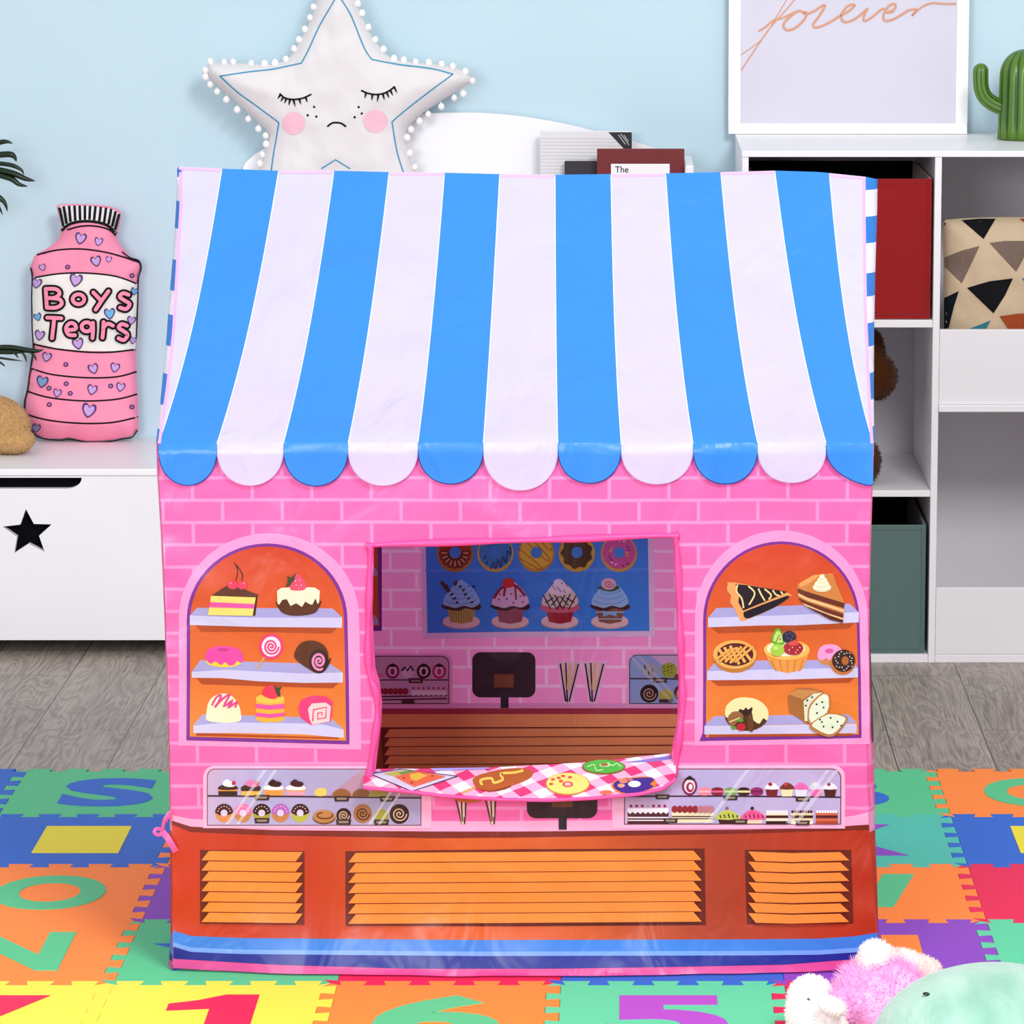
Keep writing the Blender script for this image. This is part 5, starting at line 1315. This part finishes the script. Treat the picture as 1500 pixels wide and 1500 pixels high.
# pompoms round the edge
acc = 0; nxt = 0; POM = plain('#f4f2f2', .9, .1, 'pompom_wool', (900, .6, .001)); k = mpp(YS, .9)
pomv = bmesh.new(); bmesh.ops.create_icosphere(pomv, subdivisions=2, radius=1); PV = [v.co.copy() for v in pomv.verts]; PF_ = [tuple(v.index for v in f.verts) for f in pomv.faces]; pomv.free()
ctr = (493, 170)
for i in range(len(SO)):
    a, b = Vector(SO[i-1]), Vector(SO[i]); d = (b-a).length; acc += d
    if acc < nxt: continue
    nxt = acc+14.5*random.uniform(.85, 1.15)
    if b.y > 262: continue
    n_ = Vector((b.y-a.y, a.x-b.x)).normalized()
    if inside(tuple(b+n_*3), SO): n_ = -n_
    hang = 6.0 if n_.y > .2 else 1.2
    c = b+n_*2.2+Vector((0, hang+random.uniform(-1, 1)))
    p = atY(c.x, c.y, YS-.006); e = atY(b.x, b.y, YS); r = k*random.uniform(4.4, 5.4)
    mb = MB(); mb.add([p+Vector((v.x*r, v.y*r, v.z*r*1.12))*(1+.1*noise.noise(v*3)) for v in PV], PF_, POM)
    if hang > 3: mb.tube([e, (e+p)/2, p], .0011, POM, 5)
    mb.build('pompom', root)
# ------------------------------------------------------------------ bottle-shaped cushion
bv = lambda p: (p[0]/3.41, 260+p[1]/3.41)
BO = [bv(p) for p in [(283, 150), (300, 135), (360, 133), (440, 135), (520, 140), (570, 152), (604, 176), (598, 230), (584, 282), (592, 318), (620, 360), (655, 398), (695, 412), (709, 455), (692, 500), (690, 600), (686, 700), (684, 800), (677, 862), (683, 940), (682, 1010), (689, 1100), (688, 1170), (692, 1240), (690, 1275), (650, 1308), (600, 1316), (540, 1328), (430, 1332), (345, 1314), (300, 1320), (200, 1312), (150, 1262), (120, 1180), (122, 1120), (136, 1060), (140, 990), (155, 930), (165, 850), (158, 760), (160, 650), (158, 550), (160, 500), (152, 450), (165, 408), (182, 382), (250, 345), (296, 300), (305, 262), (298, 210)]]
BO = cr(BO, 3, True)
YBT = atZ(120, 648, ZT).y+.004
yl = [y for y in range(500, 700) if Z_at(y, YBT) < ZT+.003][0]; ym = max(p[1] for p in BO)
BO = [(x, y if y < 600 else 600+(y-600)*min(1, (yl-600)/(ym-600))) for x, y in BO]
pil = Pillow(BO, YBT, .045, 38, .004, 6, 12)
mb = MB(); pil.mesh(mb, plain('#f793b2', .75, .2, 'bottle_cotton', (250, .15, .001)))
P = Painter(mb, pil.surf, 5, .0007, matf=softf); P.view(0, 260, 3.41)
P.poly('#e6e0e4', [(290, 152), (305, 140), (440, 141), (565, 158), (598, 182), (580, 272), (540, 240), (440, 215), (360, 220), (306, 262), (300, 210)])
P.line(BK, [(306, 266), (355, 230), (440, 218), (530, 236), (582, 280)], 14, 4); P.line(BK, [(335, 262), (400, 244), (470, 242), (540, 258), (580, 290)], 8, 4)
for q0, q1 in (((296, 150), (316, 245)), ((318, 143), (332, 232)), ((345, 141), (352, 222)), ((372, 140), (376, 216)), ((398, 140), (400, 212)), ((424, 140), (424, 210)), ((450, 142), (447, 210)), ((477, 143), (470, 213)), ((504, 146), (496, 218)), ((530, 150), (520, 226)), ((556, 156), (542, 234)), ((578, 168), (560, 245)), ((596, 182), (575, 262))): P.line(BK, [q0, q1], 13)
P.poly('#ece8e4', [(163, 500), (300, 482), (440, 480), (580, 495), (688, 530), (686, 700), (676, 860), (560, 868), (420, 866), (280, 852), (166, 826), (160, 700)])
def bline(pts, w=8): P.line(BK, pts, w, 5)
bline([(184, 386), (280, 363), (400, 357), (520, 372), (620, 398), (695, 422)]); bline([(160, 502), (300, 480), (440, 478), (580, 494), (692, 534)]); bline([(164, 832), (280, 856), (430, 872), (560, 872), (680, 858)]); bline([(152, 952), (260, 984), (430, 1000), (580, 996), (683, 970)]); bline([(136, 1068), (250, 1100), (420, 1116), (580, 1108), (686, 1082)]); bline([(120, 1180), (240, 1212), (400, 1228), (560, 1224), (690, 1196)])
P.line(BK, [(152, 450), (160, 500), (158, 600), (160, 750), (165, 850), (155, 930), (136, 1060), (122, 1120), (124, 1180), (150, 1255), (200, 1300), (300, 1312), (350, 1306), (430, 1322), (540, 1320), (610, 1306), (660, 1296), (688, 1262)], 6, 4); P.line(BK, [(610, 370), (650, 400), (694, 415), (706, 455), (692, 505), (689, 620), (682, 800)], 6, 4)
HT = [(0, -.28), (.18, -.5), (.42, -.48), (.5, -.2), (.38, .12), (0, .5), (-.38, .12), (-.5, -.2), (-.42, -.48), (-.18, -.5)]
def heart(x, y, s, c, a=.2):
    for cc, f in (('#5a3a72', 1.0), (c, .74)):
        P.poly(cc, [(x+s*f*(u*cos(a)-v*sin(a)), y+s*f*(u*sin(a)+v*cos(a))) for u, v in HT], 2)
LV, BH = '#c4a0d8', '#6fb2e0'
for q in ((402, 306, 58, LV), (492, 322, 44, LV), (480, 420, 54, LV, -.2), (543, 410, 32, LV), (212, 450, 34, LV, -.3), (182, 530, 52, LV), (378, 515, 66, LV), (672, 570, 38, BH), (188, 698, 40, BH, -.3), (548, 682, 56, BH, -.1), (656, 716, 44, LV), (197, 790, 52, LV), (390, 832, 58, LV, -.2), (664, 815, 36, LV), (233, 898, 48, LV), (467, 957, 52, LV, -.3), (574, 951, 48, LV), (210, 1022, 60, '#7a9cc8'), (286, 1078, 42, LV), (460, 1062, 52, LV), (602, 1048, 46, LV), (443, 1166, 72, LV), (180, 1254, 44, '#8a94b8')): heart(*q)
for q in ((338, 447), (660, 490), (329, 934), (245, 1052), (331, 1030), (351, 1078), (553, 1041), (246, 1134), (660, 1146)): P.ell('#5a3a72', *q, 13, 12, n=12); P.ell('#b8869c', *q, 6, 5, n=10)
LET = [[(228, 556), (231, 600), (234, 648)], cr([(228, 556), (280, 558), (298, 580), (275, 600), (244, 602)], 4), cr([(244, 602), (296, 608), (308, 632), (280, 650), (234, 650)], 4),
       ellp(392, 608, 29, 25, 0, 20)+[(421, 608)], [(466, 574), (502, 612)], [(542, 568), (510, 612), (478, 660)], cr([(642, 586), (615, 578), (598, 596), (625, 616), (648, 632), (630, 657), (600, 650)], 4),
       [(236, 700), (270, 701), (306, 703)], [(271, 702), (266, 750), (260, 803)], cr([(338, 762), (378, 756), (372, 732), (348, 728), (330, 752), (342, 784), (374, 788)], 4),
       ellp(433, 746, 25, 23, 0, 20)+[(458, 746)], [(464, 726), (465, 760), (462, 802)], [(517, 722), (516, 760), (512, 800)], cr([(516, 750), (538, 730), (564, 740)], 4), cr([(634, 740), (608, 732), (593, 750), (618, 768), (637, 785), (620, 812), (592, 803)], 4)]
for ww, cc in ((40, BK), (19, '#f590ae')):
    for q in LET:
        P.line(cc, q, ww)
        for e in (q[0], q[-1]): P.ell(cc, e[0], e[1], ww/2, ww/2, n=14)
o = mb.build('bottle_cushion'); recenter(o, (X_at(120, YBT, .5), YBT, ZT)); tag(o, 'pink bottle shaped cushion lettered Boys Tears standing on the toy chest', 'cushion')
# ------------------------------------------------------------------ patterned cushion in the cubby
YPC = YC+.085
PC = cr([(1374, 330), (1385, 322), (1440, 318.5), (1500, 318), (1570, 320), (1628, 328), (1634, 360), (1638, 440), (1636, 540), (1630, 562), (1500, 566), (1390, 564), (1381, 545), (1378, 440), (1377, 370)], 4, True)
yb = [y for y in range(450, 700) if Z_at(y, YPC) < zs3b+.003][0]; ym = max(p[1] for p in PC)
PC = [(max(x, 1382) if x < 1500 else min(x, 1600), y if y < 480 else 480+(y-480)*(yb-480)/(ym-480)) for x, y in PC]
pil = Pillow(PC, YPC, .045, 60, .006, 7, 21)
mb = MB(); pil.mesh(mb, plain('#cbb699', .85, .15, 'linen', (350, .3, .001)))
P = Painter(mb, pil.surf, 6, .0007, matf=lambda c: plain(c, .85, .15, 'linen_print')); P.view(1370, 300, 4.685)
for c, pts in (('#101014', [(180, 105), (300, 95), (415, 95), (332, 235)]), ('#77665c', [(372, 262), (480, 248), (650, 248), (600, 380), (555, 460)]), ('#77665c', [(62, 362), (180, 315), (305, 282), (250, 400), (182, 540), (65, 425)]), ('#101014', [(218, 570), (370, 525), (533, 505), (480, 620), (400, 745)]), ('#0c1820', [(60, 640), (162, 592), (128, 700), (85, 870), (60, 870)]), ('#3a7888', [(210, 860), (300, 825), (382, 792), (345, 860), (300, 900)]), ('#a04a28', [(442, 765), (560, 748), (720, 740), (660, 900), (540, 900), (490, 835)]), ('#9c4428', [(580, 95), (760, 98), (690, 190)]), ('#101014', [(60, 125), (75, 118), (60, 150)]), ('#101014', [(760, 500), (880, 500), (830, 640)]), ('#3a7888', [(595, 505), (700, 495), (660, 600)])):
    P.poly(c, pts)
o = mb.build('throw_cushion'); recenter(o, (X_at(1500, YPC, .6), YPC, zs3b)); tag(o, 'beige throw cushion with black, taupe and rust triangles in the white unit', 'cushion')
# ------------------------------------------------------------------ tan plush on the chest
def W(px, py, Y): return atY(px, py, Y)
YT_ = atZ(25, 670, ZT).y+.06; k = mpp(YT_, .4)
z_ = lambda r: ZT+.0015+r
V, Fc = remesh_blob([((W(-14, 640, YT_).x, YT_, ZT+38*k), (58*k, .058, 46*k)), ((W(22, 650, YT_).x, YT_-.022, ZT+21*k), (31*k, .035, 19.5*k)), ((W(-60, 650, YT_).x, YT_, ZT+40*k), (50*k, .05, 38*k))], .004, 2)
V = [Vector((v.x, v.y, max(v.z, ZT+.0012))) for v in V]
mb = MB(); furry(mb, V, Fc, plain('#c29a64', .95, .1, 'tan_plush', (220, .8, .003), sheen=.3), 9000, .0045, .0007, zmin=ZT+.001)
o = mb.build('plush_toy'); recenter(o, (W(0, 650, YT_).x, YT_, ZT)); tag(o, 'tan furry plush lying on the toy chest at the left edge', 'plush toy')
# ------------------------------------------------------------------ potted palm off the left edge
YPL = YW-.16; root = thing('potted_palm', 'dark green palm leaves reaching in from the left edge above the chest', 'plant', (X_at(-205, YPL, .4), YPL, ZT))
pc = Vector((X_at(-205, YPL, .4), YPL, ZT+.001)); GM = plain('#10260f', .35, .5, 'palm_leaf'); GM2 = plain('#2a4418', .4, .5, 'palm_rib')
mb = MB(); rows = []
for r, z in ((.001, 0), (.045, 0), (.058, .09), (.06, .1), (.054, .1), (.05, .085), (.001, .085)): rows.append([pc+Vector((r*cos(2*pi*i/28), r*sin(2*pi*i/28), z)) for i in range(28)])
mb.grid(rows, plain('#e8e6e2', .4, .5, 'white_pot'), True); mb.build('pot', root)
def stem(pts):
    P3 = [pc+Vector((0, 0, .085))]+[W(x, y, YPL+dy) for x, y, dy in pts]
    q = []
    for i in range(len(P3)-1):
        for j in range(8): q.append(P3[i].lerp(P3[i+1], j/8))
    mb = MB(); mb.tube(q+[P3[-1]], .0022, GM2, 7); mb.build('stem', root)
def leaf(pts, w, Y=None):
    """folded blade through (px,py,dy) points"""
    C = cr([tuple(W(x, y, YPL+dy)) for x, y, dy in pts], 6); n = len(C); mb = MB(); rows = []
    for i, c in enumerate(C):
        a = Vector(C[max(i-1, 0)]); b = Vector(C[min(i+1, n-1)]); t = (b-a).normalized(); q = Vector((-t.z, 0, t.x)).normalized()
        s = i/(n-1); ww = w*mpp(YPL)*(min(1, s*5+.25))*(1-max(0, (s-.55)/.45)**1.6*.97)
        c = Vector(c); rows.append([c+q*ww, c+Vector((0, -.0022, 0)), c-q*ww, c+Vector((0, .0004, 0))])
    mb.grid(rows, GM, True); mb.build('leaf', root)
stem([(-130, 470, 0), (-105, 330, 0), (-62, 240, -.01)])
leaf([(-62, 238, 0), (-20, 216, 0), (5, 207.5, -.01), (19, 210, -.012)], 3.8); leaf([(-64, 244, 0), (-20, 230, 0), (12, 226, -.01), (21, 230, -.01), (24, 237, -.01)], 4.4)
leaf([(-62, 250, 0), (-20, 240, 0), (12, 241, -.01), (30, 248, -.012), (35, 256, -.012)], 3.2); leaf([(-66, 255, 0), (-20, 248, 0), (15, 253, -.01), (38, 262, -.012), (52, 265, -.014)], 4.6)
leaf([(-66, 262, 0), (-20, 254, 0), (14, 261, -.01), (28, 270, -.012), (41, 273, -.014)], 4.2); leaf([(-80, 300, 0), (-30, 284, 0), (-8, 286, -.01), (6, 296, -.01), (11, 310, -.01)], 4.2); leaf([(-84, 310, 0), (-35, 296, 0), (-6, 300, -.01), (4, 315, -.01)], 3)
stem([(-125, 560, 0), (-90, 525, -.01), (-50, 518, -.03)])
leaf([(-60, 522, -.03), (-15, 511, -.04), (15, 509, -.05), (40, 513, -.055), (56, 514, -.06), (64, 511.5, -.06)], 4.0)
leaf([(-50, 520, -.03), (-10, 516, -.04), (20, 516, -.05), (48, 514.5, -.055)], 3.2)
for a in ([(14, 514, -.05), (22, 518, -.052), (27, 525, -.055)], [(30, 515, -.055), (36, 521, -.056), (39, 531, -.056)], [(44, 516, -.058), (50, 521, -.06), (54, 529, -.06)], [(-20, 521, -.04), (5, 525, -.045), (34, 529, -.05)], [(-15, 525, -.04), (0, 531, -.045), (8, 537, -.045)]): leaf(a, 1.7)
# ------------------------------------------------------------------ brown teddy in the cubby
YTD = YC+.13; k = mpp(YTD, .45); zs = zs2b
BRW = plain('#4a2408', .95, .08, 'brown_plush', (260, .8, .003), sheen=.15)
root = thing('teddy_bear', 'dark brown teddy bear in the middle cubby of the white unit', 'teddy bear', (W(1232, 600, YTD).x, YTD, zs))
def TP(px, py, dy=0): return W(px, py, YTD+dy)
el = [(TP(1226, 640), (42*k, .05, 60*k)), (TP(1228, 552), (44*k, .052, 46*k)), (TP(1281, 552, -.01), (33*k, .036, 35*k)), (TP(1272, 520, -.005), (25*k, .03, 42*k)), (TP(1262, 500, 0), (22*k, .026, 26*k)),
      (TP(1196, 600, -.01), (20*k, .03, 44*k)), (TP(1212, 680, -.05), (24*k, .05, 26*k)), (TP(1264, 676, -.05), (26*k, .045, 34*k)), (TP(1245, 600), (26*k, .04, 40*k))]
V, Fc = remesh_blob(el, .0045, 3); mz = min(v.z for v in V); V = [Vector((v.x, v.y, v.z if v.z > zs+.06 else zs+.0008+max(0, (v.z-mz))*(.0592)/(max(1e-6, zs+.06-mz)))) for v in V]
mb = MB(); furry(mb, V, Fc, BRW, 9000, .006, .0005, zmin=zs+.0008); mb.build('bear_body', root)
mb = MB(); s_ = TP(1228, 562, -.05)
bm = bmesh.new(); bmesh.ops.create_icosphere(bm, subdivisions=3, radius=1, matrix=Matrix.Translation(s_) @ Matrix.Diagonal((17*k, .018, 14*k, 1))); mb.bm(bm, plain('#8a5a30', .9, .1, 'snout_plush')); mb.build('snout', root)
for dx in (-15, 15):
    mb = MB(); bm = bmesh.new(); bmesh.ops.create_icosphere(bm, subdivisions=2, radius=.004, matrix=Matrix.Translation(TP(1228+dx, 540, -.049))); mb.bm(bm, plain('#0a0808', .2, .6, 'button_black')); mb.build('eye', root)
# ------------------------------------------------------------------ plush toys in the foreground
WP = plain('#f7ebe8', .95, .1, 'white_plush', (240, .8, .003), sheen=.3); PP = plain('#f8b2e4', .95, .1, 'pink_plush', (200, .8, .003), sheen=.3)
CP = plain('#f3dcd6', .95, .1, 'cream_plush', (240, .8, .003), sheen=.3)
B = atZ(1290, 1455, .06); k = mpp(B.y, .05)
root = thing('plush_lamb', 'white and pink fluffy plush lamb lying in front of the tent corner', 'plush toy', (B.x, B.y, 0))
def G(px, py, z): return atZ(px, py, z)
def fix(V, lo=.0012): return [Vector((v.x, v.y, max(v.z, lo))) for v in V]
V, Fc = remesh_blob([(G(1285, 1470, .045), (56*k, .05, .043)), (G(1262, 1455, .05), (34*k, .04, .038)), (G(1310, 1462, .05), (46*k, .045, .045)), (G(1236, 1482, .036), (34*k, .036, .032))], .0045, 3)
mb = MB(); furry(mb, fix(V), Fc, PP, 4500, .015, .0005, (-.25, -.1, .35), .55); mb.build('pink_fleece', root)
V, Fc = remesh_blob([(G(1318, 1430, .06), (46*k, .042, .036)), (G(1345, 1436, .05), (36*k, .036, .034)), (G(1296, 1422, .07), (28*k, .03, .034)), (G(1364, 1424, .045), (18*k, .02, .018))], .004, 3)
mb = MB(); furry(mb, fix(V), Fc, CP, 3500, .004, .0004, jit=.8); o = mb.build('cream_back', root)
V, Fc = remesh_blob([(G(1283, 1400, .10), (24.5*k, .025, 23*k)), (G(1276, 1412, .088), (22*k, .025, 18*k))], .0035, 2)
mb = MB(); furry(mb, fix(V), Fc, WP, 1600, .0055, .0004, jit=.7); mb.build('foot', root)
V, Fc = remesh_blob([(G(1188, 1466, .048), (36*k, .036, 38*k)), (G(1176, 1485, .04), (26*k, .032, 30*k)), (G(1205, 1505, .03), (38*k, .03, .026))], .0035, 3)
mb = MB(); furry(mb, fix(V), Fc, WP, 3500, .0035, .0004, jit=.8); mb.build('head', root)
V, Fc = remesh_blob([(G(1218, 1474, .068), (22*k, .014, 13*k), (0, .35, 0)), (G(1227, 1478, .066), (13*k, .013, 11*k))], .003, 2)
mb = MB(); furry(mb, fix(V), Fc, WP, 900, .004, .0004, jit=.7); mb.build('ear', root)
mb = MB(); e = G(1184, 1466, .05); d = (CAM-e).normalized(); bm = bmesh.new(); bmesh.ops.create_icosphere(bm, subdivisions=2, radius=1, matrix=Matrix.Translation(e+d*.037) @ Matrix.Diagonal((.0026, .002, .0038, 1))); mb.bm(bm, plain('#101012', .15, .7, 'bead_eye')); mb.build('eye', root)
# big mint plush
def mint():
    m, nt, b = newmat('mint_plush'); b.inputs['Roughness'].default_value = .9; b.inputs['Specular IOR Level'].default_value = .15; b.inputs['Sheen Weight'].default_value = .4
    tc = N(nt, 'ShaderNodeTexCoord'); mp = N(nt, 'ShaderNodeMapping'); mp.inputs['Scale'].default_value = (16, 9, 6); no = N(nt, 'ShaderNodeTexNoise'); no.inputs['Detail'].default_value = 3; no.inputs['Scale'].default_value = 1
    nt.links.new(tc.outputs['Object'], mp.inputs[0]); nt.links.new(mp.outputs[0], no.inputs['Vector']); rp = N(nt, 'ShaderNodeValToRGB'); e = rp.color_ramp.elements
    e[0].position = .35; e[0].color = lin('#7dab9a'); e[1].position = .65; e[1].color = lin('#9fc2b4'); nt.links.new(no.outputs['Fac'], rp.inputs['Fac']); nt.links.new(rp.outputs['Color'], b.inputs['Base Color'])
    noisebump(nt, b, 120, .7, .004, 4)
    return m
MM = mint(); c = G(1460, 1532, .098); k = mpp(c.y, .1)
root = thing('plush_animal', 'big round mint green plush animal in the lower right corner', 'plush toy', (c.x, c.y, 0))
V, Fc = remesh_blob([(c, (184*k, .13, .0965)), (c+Vector((.17, .02, -.02)), (.12, .11, .075))], .005, 4)
mb = MB(); furry(mb, fix(V), Fc, MM, 0, .006); mb.build('body', root)
mb = MB(); e = G(1360, 1456, .15)
# find the skin point under the traced eye
best = min(V, key=lambda v: ((v-CAM).normalized()-(ray(1360, 1456)).normalized()).length + (0 if (v-CAM).length < (c-CAM).length else 1))
bm = bmesh.new(); bmesh.ops.create_icosphere(bm, subdivisions=2, radius=1, matrix=Matrix.Translation(best+(CAM-best).normalized()*.003) @ Matrix.Rotation(.15, 4, 'Y') @ Matrix.Diagonal((.0045, .004, .0022, 1))); mb.bm(bm, plain('#101012', .15, .7, 'bead_eye')); mb.build('eye', root)
for sx in (-1, 1):
    V, Fc = remesh_blob([(c+Vector((sx*.10, -.10, -.075)), (.045, .05, .021))], .004, 2); mb = MB(); furry(mb, fix(V), Fc, MM, 0, .005); mb.build('flipper', root)
# ------------------------------------------------------------------ light
w = bpy.data.worlds.new('World'); SC.world = w; w.use_nodes = True
w.node_tree.nodes['Background'].inputs[0].default_value = (1, .985, .99, 1)
w.node_tree.nodes['Background'].inputs[1].default_value = .70
def area(name, loc, target, size, energy, col=(1, 1, 1)):
    l = bpy.data.lights.new(name, 'AREA'); l.shape = 'RECTANGLE'; l.size = size[0]; l.size_y = size[1]; l.energy = energy; l.color = col
    o = bpy.data.objects.new(name, l); COL.objects.link(o); o.location = loc
    o.rotation_euler = (Vector(target)-Vector(loc)).to_track_quat('-Z', 'Y').to_euler()
    return o
area('softbox_right', (1.15, 2.3, 3.2), (-.1, 5.5, .5), (1.1, 1.1), 140, (1, .985, .965))
area('softbox_left', (-1.3, 1.5, 1.5), (-.25, 5.6, .40), (1.3, 1.3), 95, (.97, .98, 1))
vs = SC.view_settings
vs.view_transform = 'Standard'; vs.look = 'None'; vs.gamma = 1; vs.use_curve_mapping = False; vs.exposure = 0.0
